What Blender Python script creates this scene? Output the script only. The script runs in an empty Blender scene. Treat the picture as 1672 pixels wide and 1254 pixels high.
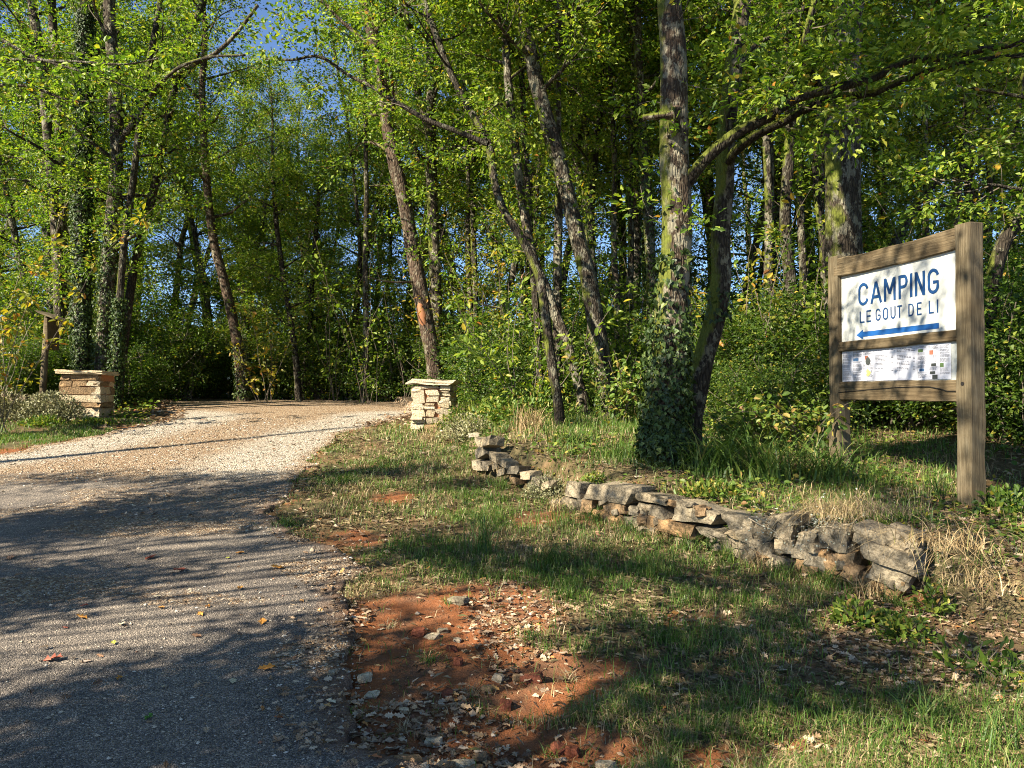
import bpy, bmesh, math, random
import numpy as np
from mathutils import Vector, Matrix

# ------------------------------------------------------------------ camera, sky, sun, exposure
scene = bpy.context.scene
COL = scene.collection
R = math.radians
CAM = np.array([0.0, 0.0, 1.6])
FPX = 1260.0                       # focal length in pixels of the 1672 px wide photograph
PITCH = math.atan(23.0 / FPX)
cd = bpy.data.cameras.new('camera')
cd.sensor_fit = 'HORIZONTAL'; cd.sensor_width = 36.0; cd.lens = 36.0 * FPX / 1672.0
cd.clip_start = 0.05; cd.clip_end = 3000.0
cam = bpy.data.objects.new('camera', cd); COL.objects.link(cam)
cam.location = CAM; cam.rotation_euler = (R(90) + PITCH, 0, 0)
scene.camera = cam

SUN_EL = R(36.0)
SUN_XY = np.array([-0.80, -0.60]); SUN_XY /= np.linalg.norm(SUN_XY)
SUN_DIR = np.array([SUN_XY[0] * math.cos(SUN_EL), SUN_XY[1] * math.cos(SUN_EL), math.sin(SUN_EL)])
world = bpy.data.worlds.new('World'); scene.world = world; world.use_nodes = True
wn = world.node_tree.nodes; wl = world.node_tree.links
bg = wn['Background']
sky = wn.new('ShaderNodeTexSky'); sky.sky_type = 'NISHITA'; sky.sun_disc = False
sky.sun_elevation = SUN_EL; sky.sun_rotation = math.atan2(SUN_XY[0], SUN_XY[1]) 
sky.altitude = 3000; sky.air_density = 1.0; sky.dust_density = 0.1; sky.ozone_density = 4.0
wl.new(sky.outputs[0], bg.inputs[0]); bg.inputs[1].default_value = 0.075
sd_ = bpy.data.lights.new('sun', 'SUN'); sd_.energy = 5.0; sd_.angle = R(0.6); sd_.color = (1.0, 0.915, 0.74)
sun = bpy.data.objects.new('sun', sd_); COL.objects.link(sun)
sun.rotation_euler = Vector(SUN_DIR).to_track_quat('Z', 'Y').to_euler()
sun.location = (-20, -10, 25)
scene.view_settings.view_transform = 'Standard'; scene.view_settings.look = 'None'
scene.view_settings.exposure = 1.72; scene.view_settings.gamma = 1.0
scene.view_settings.use_curve_mapping = False
scene.render.engine = 'CYCLES'
cy = scene.cycles
cy.max_bounces = 6; cy.diffuse_bounces = 4; cy.glossy_bounces = 2; cy.transmission_bounces = 4
cy.transparent_max_bounces = 4; cy.caustics_reflective = False; cy.caustics_refractive = False
cy.sample_clamp_indirect = 4.0; cy.filter_width = 1.05
cy.use_denoising = True; cy.denoising_input_passes = 'RGB_ALBEDO_NORMAL'; cy.denoising_prefilter = 'NONE'

rng = np.random.default_rng(7)
random.seed(7)

# ------------------------------------------------------------------ small numeric helpers
def unit(v):
    v = np.asarray(v, float)
    n = np.linalg.norm(v, axis=-1, keepdims=True)
    return v / np.maximum(n, 1e-9)

def sstep(a, b, x):
    t = np.clip((x - a) / (b - a), 0, 1)
    return t * t * (3 - 2 * t)

def _hash(ix, iy, seed):
    h = (ix.astype(np.int64) * 374761393 + iy.astype(np.int64) * 668265263 + seed * 1442695041) & 0xffffffff
    h = ((h ^ (h >> 13)) * 1274126177) & 0xffffffff
    return ((h ^ (h >> 16)) & 0xffff) / 65535.0

def vnoise(x, y, seed=0):
    x = np.asarray(x, float); y = np.asarray(y, float)
    ix = np.floor(x); iy = np.floor(y); fx = x - ix; fy = y - iy
    fx = fx * fx * (3 - 2 * fx); fy = fy * fy * (3 - 2 * fy)
    a = _hash(ix, iy, seed); b = _hash(ix + 1, iy, seed); c = _hash(ix, iy + 1, seed); d = _hash(ix + 1, iy + 1, seed)
    return (a * (1 - fx) + b * fx) * (1 - fy) + (c * (1 - fx) + d * fx) * fy

def fbm(x, y, seed=0, octv=3):
    s = 0; amp = 0.5; x = np.asarray(x, float); y = np.asarray(y, float)
    for i in range(octv):
        s = s + amp * vnoise(x, y, seed + i * 17); x = x * 2.03; y = y * 2.03; amp *= 0.5
    return s / (1 - 0.5 ** octv)

def ray(px, py):
    """world direction through a photograph pixel, scaled so that its y component is 1"""
    c = np.array([(px - 836.0) / FPX, 1.0, (627.0 - py) / FPX])
    cp, sp = math.cos(PITCH), math.sin(PITCH)
    d = np.array([c[0], c[1] * cp - c[2] * sp, c[1] * sp + c[2] * cp])
    return d / d[1]

def at(px, py, Y):
    return CAM + ray(px, py) * Y

# ------------------------------------------------------------------ the lie of the land
_yt = np.linspace(-40, 400, 4401)
_bt = np.interp(_yt, [-40, -5, 0, 3.3, 5.6, 7, 10, 14, 17, 19, 22, 30, 60, 400],
                [-0.6, -0.22, -0.12, 0.03, 0.24, 0.37, 0.66, 1.05, 1.34, 1.47, 1.54, 1.60, 2.2, 9.0])
_k = np.hanning(15); _k /= _k.sum()
_bt = np.convolve(np.pad(_bt, 7, mode='edge'), _k, 'valid')
_tt = np.interp(_yt, [-40, 0, 3, 5.2, 7.2, 8.1, 9.9, 12, 14, 17, 19, 22, 400], [-0.2, 0.15, 0.36, 0.53, 0.70, 0.86, 1.05, 1.17, 1.22, 1.40, 1.49, 1.54, 9.0])
_tt = np.convolve(np.pad(_tt, 7, mode='edge'), _k, 'valid')
WALL = np.array([(-1.25, 13.0), (-0.80, 11.2), (-0.44, 9.9), (0.3, 8.55), (1.2, 7.15), (2.0, 6.25), (2.75, 5.45), (3.7, 4.7), (5.2, 3.7), (9.0, 1.5), (20, -4)])

def wall_sd(x, y):
    best = np.full(np.shape(x), 1e9); sgn = np.ones(np.shape(x)); par = np.zeros(np.shape(x))
    for i in range(len(WALL) - 1):
        a = WALL[i]; b = WALL[i + 1]; d = b - a; L2 = d @ d
        t = np.clip(((x - a[0]) * d[0] + (y - a[1]) * d[1]) / L2, 0, 1)
        qx = x - (a[0] + t * d[0]); qy = y - (a[1] + t * d[1]); q = np.hypot(qx, qy)
        s = np.where(d[0] * qy - d[1] * qx > 0, 1.0, -1.0)
        m = q < best
        best = np.where(m, q, best); sgn = np.where(m, s, sgn); par = np.where(m, i + t, par)
    return best * sgn, par

def height(x, y, micro=True):
    x = np.asarray(x, float); y = np.asarray(y, float)
    b = np.interp(y, _yt, _bt)
    t_ = np.maximum(np.interp(y, _yt, _tt), b)
    sd, par = wall_sd(x, y)
    lo = np.interp(par, [0, 1.6, 2.2, 5.7, 6.5, 7.5], [-0.2, -0.2, 0.02, 0.02, -0.35, -0.7])
    hi = np.interp(par, [0, 1.6, 2.2, 5.7, 6.5, 7.5], [1.3, 0.8, 0.24, 0.24, 0.5, 0.9])
    t = np.clip((sd - lo) / (hi - lo), 0, 1); t = t * t * (3 - 2 * t)
    z = b + (t_ + np.clip(sd, 0, 6) * 0.02 - b) * t
    # a low bank to the left of the drive
    z = z + 0.12 * sstep(-8.3, -10.5, x) * sstep(3, 11, y)
    if micro:
        z = z + (fbm(x * 0.9, y * 0.9, 3) - 0.5) * 0.10 + (fbm(x * 4.2, y * 4.2, 9) - 0.5) * 0.035
    return z

def G(px, py, zoff=0.0, micro=False):
    d = ray(px, py); lo, hi, n = 1.5, 60.0, 240
    for _ in range(3):              # march, then refine
        t = np.linspace(lo, hi, n); P = CAM[None] + d[None] * t[:, None]
        hit = np.where(P[:, 2] <= height(P[:, 0], P[:, 1], micro) + zoff)[0]
        k = hit[0] if len(hit) else n - 1
        lo, hi, n = t[max(k - 1, 0)], t[k], 40
    return CAM + d * hi

# ------------------------------------------------------------------ mesh helpers
class Acc:
    """collects vertices and faces of one mesh"""
    def __init__(self):
        self.v = []; self.f = []; self.n = 0; self.m = []
    def add(self, v, faces, mi=0):
        v = np.asarray(v, float).reshape(-1, 3)
        for f in (faces if isinstance(faces, list) else [faces]):
            f = np.asarray(f, int)
            self.f.append(f + self.n); self.m.append(np.full(len(f), mi, int))
        self.v.append(v); self.n += len(v)
    def mesh(self, name, smooth=False):
        me = bpy.data.meshes.new(name)
        if not self.v: return me
        v = np.concatenate(self.v)
        me.vertices.add(len(v)); me.vertices.foreach_set('co', v.astype(np.float32).ravel())
        tot = np.concatenate([np.full(len(f), f.shape[1], int) for f in self.f])
        idx = np.concatenate([f.ravel() for f in self.f])
        start = np.concatenate([[0], np.cumsum(tot)[:-1]])
        me.loops.add(len(idx)); me.loops.foreach_set('vertex_index', idx.astype(np.int32))
        me.polygons.add(len(tot)); me.polygons.foreach_set('loop_start', start.astype(np.int32))
        me.polygons.foreach_set('material_index', np.concatenate(self.m).astype(np.int32))
        me.polygons.foreach_set('use_smooth', np.full(len(tot), smooth))
        me.update(calc_edges=True)
        return me

def obj(name, me, mats, parent=None, loc=None):
    if isinstance(me, Acc): me = me.mesh(name)
    o = bpy.data.objects.new(name, me); COL.objects.link(o)
    if not isinstance(mats, (list, tuple)): mats = [mats]
    if len(me.materials) == 0:
        for m in mats: me.materials.append(m)
    if parent is not None: o.parent = parent
    if loc is not None: o.location = loc
    return o

def empty(name, loc=(0, 0, 0), rz=0.0):
    o = bpy.data.objects.new(name, None); COL.objects.link(o)
    o.empty_display_size = 0.2; o.location = loc; o.rotation_euler = (0, 0, rz)
    return o

def tag(o, label=None, cat=None, group=None, kind=None):
    if label: o['label'] = label
    if cat: o['category'] = cat
    if group: o['group'] = group
    if kind: o['kind'] = kind
    return o

def tube(acc, P, rad, sides=8, rough=0.0, seed=0, cap=True, mi=0):
    P = np.asarray(P, float); n = len(P); rad = np.asarray(rad, float)
    T = unit(np.gradient(P, axis=0))
    ref = np.array([1.0, 0, 0]) if abs(T[0][0]) < 0.8 else np.array([0, 1.0, 0])
    U = np.zeros((n, 3)); u = unit(ref - T[0] * (ref @ T[0]))
    for i in range(n):
        u = unit(u - T[i] * (u @ T[i])); U[i] = u
    V = np.cross(T, U)
    a = np.arange(sides) / sides * 2 * math.pi
    r = np.repeat(rad[:, None], sides, 1)
    if rough:
        g = np.random.default_rng(seed)
        ph = g.random(4) * 6.28
        L = np.concatenate([[0], np.cumsum(np.linalg.norm(np.diff(P, axis=0), axis=1))])[:, None]
        r = r * (1 + rough * (0.6 * np.sin(3 * a[None] + ph[0] + L * 0.7) + 0.5 * np.sin(5 * a[None] + ph[1] - L * 1.1) + 0.5 * np.sin(2 * a + ph[2] + L * 2.1)) + rough * 0.7 * (g.random((n, sides)) - 0.5))
    v = P[:, None, :] + r[:, :, None] * (np.cos(a)[None, :, None] * U[:, None, :] + np.sin(a)[None, :, None] * V[:, None, :])
    i0 = (np.arange(n - 1)[:, None] * sides + np.arange(sides)[None]).ravel()
    i1 = (np.arange(n - 1)[:, None] * sides + (np.arange(sides)[None] + 1) % sides).ravel()
    q = np.stack([i0, i1, i1 + sides, i0 + sides], 1)
    fs = [q]
    if cap and sides <= 64:
        fs.append((np.arange(sides) + (n - 1) * sides)[None, :])
    acc.add(v.reshape(-1, 3), fs, mi)

def resample(P, rad, step):
    """smooth Catmull-Rom style resampling of a polyline"""
    P = np.asarray(P, float); rad = np.asarray(rad, float)
    L = np.concatenate([[0], np.cumsum(np.linalg.norm(np.diff(P, axis=0), axis=1))])
    n = max(3, int(L[-1] / step) + 1)
    s = np.linspace(0, L[-1], n)
    M = np.zeros_like(P); M[1:-1] = (P[2:] - P[:-2]) / (L[2:] - L[:-2])[:, None]
    M[0] = (P[1] - P[0]) / (L[1] - L[0]); M[-1] = (P[-1] - P[-2]) / (L[-1] - L[-2])
    k = np.clip(np.searchsorted(L, s, 'right') - 1, 0, len(L) - 2)
    h = (L[k + 1] - L[k]); t = ((s - L[k]) / h)[:, None]; h = h[:, None]
    Q = (2 * t**3 - 3 * t**2 + 1) * P[k] + (t**3 - 2 * t**2 + t) * h * M[k] + (-2 * t**3 + 3 * t**2) * P[k + 1] + (t**3 - t**2) * h * M[k + 1]
    return Q, np.interp(s, L, rad)

# leaf outlines: x across, y along, z out of the leaf plane
LEAF2 = (np.array([(0, 0, 0), (-.5, .5, .14), (0, 1, -.06), (.5, .5, .14)]), [np.array([(0, 3, 2), (0, 2, 1)])])
LEAF4 = (np.array([(0, 0, 0), (-.40, .30, .10), (-.40, .70, .05), (0, 1, -.10), (.40, .70, .05), (.40, .30, .10)]), [np.array([(0, 5, 4, 3), (0, 3, 2, 1)])])
_oh = [(.06, .10), (.26, .20), (.15, .32), (.42, .44), (.20, .57), (.40, .72), (.17, .82)]
_ov = [(0, 0, 0)] + [(x, y, .16 * x + .04 * math.sin(9 * y)) for x, y in _oh] + [(0, 1, -.08)] + [(-x, y, .16 * x + .04 * math.sin(8 * y)) for x, y in _oh[::-1]]
OAK = (np.array(_ov), [np.array([[0, 1, 2, 3, 4, 5, 6, 7, 8]]), np.array([[0, 8, 9, 10, 11, 12, 13, 14, 15]])])
_o2 = [(.10, .12), (.34, .26), (.20, .40), (.44, .58), (.22, .76)]
OAK2 = (np.array([(0, 0, 0)] + [(x, y, .14 * x) for x, y in _o2] + [(0, 1, -.08)] + [(-x, y, .14 * x) for x, y in _o2[::-1]]), [np.array([[0, 1, 2, 3, 4, 5, 6]]), np.array([[0, 6, 7, 8, 9, 10, 11]])])
IVY = (np.array([(0, 0, 0), (-.45, .12, .02), (-.30, .42, .05), (0, 1, -.06), (.30, .42, .05), (.45, .12, .02)]), [np.array([(0, 5, 4, 3), (0, 3, 2, 1)])])

def add_leaves(acc, P, D, N, L, W, tpl=LEAF2, mi=0):
    tv, tf = tpl
    D = unit(D); S = unit(np.cross(D, N)); N = np.cross(S, D)
    L = np.broadcast_to(np.asarray(L, float), (len(P),))[:, None, None]; W = np.broadcast_to(np.asarray(W, float), (len(P),))[:, None, None]
    v = P[:, None, :] + tv[None, :, 0:1] * W * S[:, None, :] + tv[None, :, 1:2] * L * D[:, None, :] + tv[None, :, 2:3] * L * N[:, None, :]
    k = len(tv); off = (np.arange(len(P)) * k)[:, None, None]
    acc.add(v.reshape(-1, 3), [(f[None] + off).reshape(-1, f.shape[1]) for f in tf], mi)

def leaf_spray(acc, A, B, per, g, L=0.10, spread=0.10, tpl=LEAF2, wid=0.62, mi=0, up=0.9):
    """leaves set along the twigs A->B"""
    A = np.repeat(np.asarray(A), per, 0); B = np.repeat(np.asarray(B), per, 0); n = len(A)
    t = g.random((n, 1)) * 1.0 + 0.12
    T = unit(B - A)
    off = g.normal(size=(n, 3)); off[:, 2] *= 0.55
    P = A + (B - A) * t + off * spread
    D = unit(T * 0.5 + unit(off) * 0.9 + np.array([0, 0, -0.15]))
    N = unit(np.array([0, 0, up]) + SUN_DIR * 0.25 + g.normal(size=(n, 3)) * 0.55)
    ll = L * (0.45 + 0.95 * g.random(n))
    add_leaves(acc, P, D, N, ll, ll * wid, tpl, mi)

# ------------------------------------------------------------------ materials
def mat(name):
    m = bpy.data.materials.new(name); m.use_nodes = True
    nt = m.node_tree; nt.nodes.clear()
    return m, nt
def nd(nt, typ, **kw):
    n = nt.nodes.new('ShaderNode' + typ)
    for k, v in kw.items():
        if k.startswith('i_'):
            key = k[2:]; key = int(key) if key.isdigit() else key
            n.inputs[key].default_value = v
        else: setattr(n, k, v)
    return n
def lk(nt, a, b): nt.links.new(a, b)
def ramp(nt, fac, stops, interp='LINEAR'):
    n = nt.nodes.new('ShaderNodeValToRGB'); n.color_ramp.interpolation = interp
    el = n.color_ramp.elements
    while len(el) < len(stops): el.new(0.5)
    for e, (p, c) in zip(el, stops):
        e.position = p; e.color = (c[0], c[1], c[2], 1) if not isinstance(c, float) else (c, c, c, 1)
    if fac is not None: lk(nt, fac, n.inputs[0])
    return n
def mix(nt, fac, a, b, mode='MIX'):
    n = nt.nodes.new('ShaderNodeMix'); n.data_type = 'RGBA'; n.blend_type = mode
    for s, v in ((0, fac), (6, a), (7, b)):
        if isinstance(v, bpy.types.NodeSocket): lk(nt, v, n.inputs[s])
        elif isinstance(v, (int, float)): n.inputs[s].default_value = v if s == 0 else (v, v, v, 1)
        else: n.inputs[s].default_value = (*v, 1)
    return n.outputs[2]
def mth(nt, op, a, b=0.5, clamp=False):
    n = nt.nodes.new('ShaderNodeMath'); n.operation = op; n.use_clamp = clamp
    for s, v in ((0, a), (1, b)):
        if isinstance(v, bpy.types.NodeSocket): lk(nt, v, n.inputs[s])
        else: n.inputs[s].default_value = v
    return n.outputs[0]
def noise(nt, vec, scale, detail=3, rough=0.55, dist=0.0):
    n = nd(nt, 'TexNoise'); n.inputs['Scale'].default_value = scale; n.inputs['Detail'].default_value = detail
    n.inputs['Roughness'].default_value = rough; n.inputs['Distortion'].default_value = dist
    if vec is not None: lk(nt, vec, n.inputs['Vector'])
    return n.outputs['Fac']
def voro(nt, vec, scale, feature='F1', out='Distance'):
    n = nd(nt, 'TexVoronoi', feature=feature); n.inputs['Scale'].default_value = scale
    if vec is not None: lk(nt, vec, n.inputs['Vector'])
    return n.outputs[out]
def coords(nt, which='Object', scale=(1, 1, 1)):
    t = nd(nt, 'TexCoord'); mp = nd(nt, 'Mapping'); mp.inputs['Scale'].default_value = scale
    lk(nt, t.outputs[which], mp.inputs['Vector']); return mp.outputs[0]
def finish(nt, color, rough=0.8, height_=None, bump=0.3, dist=0.02, spec=0.3):
    b = nd(nt, 'BsdfPrincipled'); o = nd(nt, 'OutputMaterial')
    b.inputs['Specular IOR Level'].default_value = spec
    if isinstance(color, bpy.types.NodeSocket): lk(nt, color, b.inputs['Base Color'])
    else: b.inputs['Base Color'].default_value = (*color, 1)
    if isinstance(rough, bpy.types.NodeSocket): lk(nt, rough, b.inputs['Roughness'])
    else: b.inputs['Roughness'].default_value = rough
    if height_ is not None:
        bp = nd(nt, 'Bump'); bp.inputs['Strength'].default_value = bump; bp.inputs['Distance'].default_value = dist
        lk(nt, height_, bp.inputs['Height']); lk(nt, bp.outputs[0], b.inputs['Normal'])
    lk(nt, b.outputs[0], o.inputs[0]); return b

def leaf_mat(name, stops, trans=0.42, rough=0.5, tboost=(1.2, 1.45, 0.55), objvar=0.35):
    m, nt = mat(name)
    g = nd(nt, 'NewGeometry'); oi = nd(nt, 'ObjectInfo')
    r = ramp(nt, g.outputs['Random Per Island'], stops)
    c2 = mix(nt, mth(nt, 'MULTIPLY', oi.outputs['Random'], objvar), r.outputs[0], (1.25, 0.98, 0.75), 'MULTIPLY')
    b = nd(nt, 'BsdfPrincipled'); b.inputs['Roughness'].default_value = rough; b.inputs['Specular IOR Level'].default_value = 0.35
    lk(nt, c2, b.inputs['Base Color'])
    t = nd(nt, 'BsdfTranslucent'); lk(nt, mix(nt, 1.0, c2, tboost, 'MULTIPLY'), t.inputs['Color'])
    ms = nd(nt, 'MixShader'); ms.inputs[0].default_value = trans
    lk(nt, b.outputs[0], ms.inputs[1]); lk(nt, t.outputs[0], ms.inputs[2])
    o = nd(nt, 'OutputMaterial'); lk(nt, ms.outputs[0], o.inputs[0])
    return m

MAT = {}
G1, G2, G3, G4 = (.035, .075, .010), (.09, .16, .018), (.185, .26, .03), (.31, .36, .05)
YE, OR, BR = (.40, .30, .03), (.38, .16, .03), (.20, .09, .04)
MAT['oak_leaf'] = leaf_mat('oak_leaf', [(0, G1), (.28, G2), (.6, G3), (.94, G4), (.985, YE), (1, OR)])
MAT['far_leaf'] = leaf_mat('far_leaf', [(0, (.055, .095, .018)), (.28, G2), (.6, G3), (.92, G4), (.97, YE), (1, OR)])
MAT['shrub_leaf'] = leaf_mat('shrub_leaf', [(0, (.028, .06, .010)), (.5, (.065, .118, .016)), (.9, (.125, .185, .026)), (.97, (.24, .26, .04)), (1, YE)])
MAT['yellow_leaf'] = leaf_mat('yellow_leaf', [(0, (.14, .17, .03)), (.45, (.25, .24, .04)), (.8, YE), (.95, OR), (1, BR)])
MAT['ivy_leaf'] = leaf_mat('ivy_leaf', [(0, (.015, .030, .008)), (.6, (.038, .068, .014)), (.9, (.08, .125, .025)), (1, (.15, .19, .045))], trans=0.15, rough=0.5)
MAT['herb_leaf'] = leaf_mat('herb_leaf', [(0, (.05, .10, .015)), (.45, (.11, .18, .025)), (.78, (.2, .24, .04)), (.88, (.34, .3, .06)), (1, (.25, .14, .06))], trans=0.3)
MAT['grass'] = leaf_mat('grass', [(0, (.04, .09, .012)), (.5, (.09, .175, .022)), (.82, (.16, .23, .04)), (.95, (.26, .28, .09)), (1, (.34, .31, .15))], trans=0.3, objvar=0.0)
MAT['tall_grass'] = leaf_mat('tall_grass', [(0, (.04, .085, .02)), (.6, (.09, .16, .03)), (.9, (.17, .22, .05)), (1, (.3, .27, .1))], trans=0.3, objvar=0.2)
MAT['bright_grass'] = leaf_mat('bright_grass', [(0, (.10, .15, .03)), (.6, (.2, .25, .04)), (1, (.32, .32, .08))], trans=0.35, objvar=0.0)
MAT['straw'] = leaf_mat('straw', [(0, (.22, .15, .07)), (.5, (.36, .27, .14)), (.9, (.48, .38, .22)), (1, (.2, .22, .06))], trans=0.15, objvar=0.2, tboost=(1, 1, 1))
MAT['dry_stem'] = leaf_mat('dry_stem', [(0, (.07, .05, .03)), (.6, (.16, .115, .07)), (1, (.28, .22, .14))], trans=0.1, objvar=0.0, tboost=(1, 1, 1))
MAT['thatch'] = leaf_mat('thatch', [(0, (.07, .045, .025)), (.4, (.18, .125, .065)), (.75, (.30, .23, .13)), (1, (.12, .12, .04))], trans=0.1, objvar=0.0, tboost=(1, 1, 1))
MAT['silver_plant'] = leaf_mat('silver_plant', [(0, (.3, .33, .26)), (1, (.48, .5, .42))], trans=0.1, objvar=0.0, tboost=(1, 1, 1))
MAT['thyme'] = leaf_mat('thyme', [(0, (.10, .10, .04)), (.5, (.22, .22, .10)), (1, (.40, .38, .24))], trans=0.15, objvar=0.2, tboost=(1, 1, 1))
MAT['litter'] = leaf_mat('litter', [(0, (.10, .055, .03)), (.35, (.25, .15, .08)), (.7, (.42, .30, .19)), (.92, (.50, .40, .28)), (.97, (.5, .26, .07)), (1, (.45, .15, .06))], trans=0.12, objvar=0.0, tboost=(1, 1, 1))

def plain(name, c, rough=0.8, var=0.25, scale=20, bump=0.2):
    m, nt = mat(name); v = coords(nt)
    n = noise(nt, v, scale, 4)
    finish(nt, mix(nt, n, tuple(x * (1 - var) for x in c), tuple(min(1, x * (1 + var)) for x in c)), rough, n, bump, 0.01)
    MAT[name] = m; return m

def bark_mat(name, dark, light, lichen, lich_amt, moss_amt, sc=1.0):
    m, nt = mat(name)
    v = coords(nt, 'Object', (1, 1, 0.28)); v1 = coords(nt, 'Object', (1, 1, 0.7)); oi = nd(nt, 'ObjectInfo')
    ridg = voro(nt, v, 26 * sc, 'DISTANCE_TO_EDGE')
    fine = noise(nt, v, 60 * sc, 4, 0.65)
    h = mth(nt, 'ADD', mth(nt, 'MINIMUM', mth(nt, 'MULTIPLY', ridg, 2.2), 0.5), mth(nt, 'MULTIPLY', fine, 0.5))
    r = ramp(nt, h, [(0.15, dark), (0.45, tuple((a + b) / 2 for a, b in zip(dark, light))), (0.95, light)])
    ln = noise(nt, v1, 7 * sc, 5, 0.75)
    lr = ramp(nt, ln, [(0.56 - lich_amt * 0.2, 0.0), (0.62 - lich_amt * 0.2, 0.85)])
    c = mix(nt, lr.outputs[0], r.outputs[0], lichen)
    big = noise(nt, v1, 1.6, 2)
    c = mix(nt, 1.0, c, ramp(nt, big, [(0.3, (.6, .58, .55)), (0.7, (1.15, 1.12, 1.05))]).outputs[0], 'MULTIPLY')
    if moss_amt > 0:
        g = nd(nt, 'NewGeometry'); dp = nd(nt, 'VectorMath', operation='DOT_PRODUCT'); dp.inputs[1].default_value = (-0.72, -0.25, 0.62)
        lk(nt, g.outputs['Normal'], dp.inputs[0])
        mm = mth(nt, 'ADD', mth(nt, 'MULTIPLY', dp.outputs['Value'], 0.45), noise(nt, v1, 2.3, 4, 0.65))
        mk = ramp(nt, mm, [(0.92 - moss_amt * 0.35, 0.0), (1.02 - moss_amt * 0.35, 1.0)])
        mc = mix(nt, noise(nt, v1, 80, 2), (.05, .065, .012), (.17, .18, .03))
        c = mix(nt, mk.outputs[0], c, mc)
    finish(nt, c, 0.9, h, 0.9, 0.03, 0.15)
    MAT[name] = m; return m
bark_mat('bark_dark', (.010, .008, .006), (.058, .047, .036), (.15, .145, .11), 0.12, 0.3)
bark_mat('bark_limb', (.012, .010, .008), (.055, .046, .035), (.09, .085, .05), 0.1, 0.55)  # mossy limb bark, coloured darker to carry the shade on the limbs
bark_mat('bark_lichen', (.016, .012, .009), (.085, .068, .052), (.25, .235, .18), 0.28, 0.35)
bark_mat('bark_flaky', (.035, .023, .017), (.09, .069, .05), (.27, .25, .19), 0.34, 0.45)
bark_mat('bark_moss', (.014, .011, .008), (.075, .06, .045), (.22, .20, .14), 0.22, 0.66)
bark_mat('bark_brown', (.022, .015, .011), (.13, .09, .065), (.22, .20, .15), 0.15, 0.15)
bark_mat('bark_far', (.018, .015, .011), (.09, .075, .058), (.24, .23, .18), 0.3, 0.35)
plain('twig', (.12, .095, .07))
plain('pale_twig', (.34, .28, .20))
plain('raw_wood', (.26, .11, .05), 0.8, 0.4, 14)
plain('cut_wood', (.42, .26, .17), 0.8, 0.3, 30)
plain('moss', (.15, .19, .025), 0.95, 0.5, 60, 0.6)

def stone_mat(name, a, b, stain=(.16, .15, .12), amt=0.45):
    m, nt = mat(name); v = coords(nt); oi = nd(nt, 'ObjectInfo')
    n1 = noise(nt, v, 6, 5, 0.65); n2 = noise(nt, v, 55, 5, 0.75); pit = voro(nt, v, 38)
    base = mix(nt, n1, a, b)
    base = mix(nt, 1.0, base, ramp(nt, oi.outputs['Random'], [(0, (.72, .70, .68)), (.5, (1, .98, .95)), (1, (1.12, 1.02, .88))]).outputs[0], 'MULTIPLY')
    st = ramp(nt, noise(nt, v, 11, 6, 0.75), [(0.62 - amt * .25, 0.0), (0.74 - amt * .25, 0.8)])
    c = mix(nt, st.outputs[0], base, stain)
    c = mix(nt, 1.0, c, ramp(nt, n2, [(0.32, (.42, .40, .37)), (0.60, (1.1, 1.1, 1.1))]).outputs[0], 'MULTIPLY')
    finish(nt, c, 0.92, mth(nt, 'ADD', mth(nt, 'MULTIPLY', n2, 0.8), mth(nt, 'MULTIPLY', pit, 0.4)), 0.8, 0.02, 0.15)
    MAT[name] = m; return m
stone_mat('limestone', (.29, .24, .165), (.45, .38, .275), (.12, .10, .07), amt=.5)
stone_mat('ochre_stone', (.28, .17, .085), (.42, .30, .18), (.13, .09, .05), amt=0.6)
stone_mat('grey_stone', (.23, .195, .14), (.36, .305, .225), (.08, .068, .048), .65)
stone_mat('pale_stone', (.46, .385, .27), (.60, .52, .39), (.24, .19, .13), 0.35)
stone_mat('red_stone', (.20, .06, .035), (.30, .11, .06), (.12, .04, .03), 0.3)
plain('mortar', (.40, .17, .08), 0.95, 0.4, 30, 0.6)
plain('pebble_grey', (.46, .42, .36), 0.9, 0.3, 30)

def wood_mat(name, dark, mid, light, axis=2):
    m, nt = mat(name)
    s = [30, 30, 30]; s[axis] = 1.1
    v = coords(nt, 'Object', tuple(s)); v2 = coords(nt, 'Object')
    n = noise(nt, v, 2.4, 6, 0.7, 0.4); n2 = noise(nt, v2, 3.0, 3, 0.6)
    r = ramp(nt, n, [(0.25, dark), (0.5, mid), (0.75, light)])
    c = mix(nt, 1.0, r.outputs[0], ramp(nt, n2, [(0.3, (.62, .56, .5)), (0.7, (1.1, 1.08, 1.05))]).outputs[0], 'MULTIPLY')
    crack = ramp(nt, noise(nt, v, 1.1, 2, 0.5), [(0.27, 0.0), (0.31, 1.0)])
    c = mix(nt, crack.outputs[0], (.05, .035, .02), c)
    finish(nt, c, 0.85, mth(nt, 'ADD', n, mth(nt, 'MULTIPLY', crack.outputs[0], 0.5)), 0.6, 0.012, 0.2)
    MAT[name] = m; return m
wood_mat('post_wood', (.045, .036, .022), (.130, .104, .064), (.235, .200, .135), 2)
wood_mat('rail_wood', (.045, .033, .019), (.125, .094, .054), (.225, .18, .115), 0)
plain('sign_white', (.54, .54, .50), 0.5, 0.10, 2.5, 0.02)
plain('sign_blue', (.010, .050, .15), 0.5, 0.25, 25, 0.05)
plain('arrow_blue', (.012, .080, .26), 0.5, 0.2, 25, 0.05)
plain('paper', (.56, .56, .62), 0.5, 0.05, 4, 0.1)
plain('ink', (.10, .10, .12), 0.7)
plain('print_green', (.10, .16, .06), 0.7); plain('print_blue', (.06, .13, .25), 0.7); plain('print_red', (.28, .10, .06), 0.7)
plain('print_dark', (.05, .055, .05), 0.7, 0.6, 90); plain('print_yellow', (.45, .46, .12), 0.7)
plain('hole_dark', (.012, .01, .008), 0.9)
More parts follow.
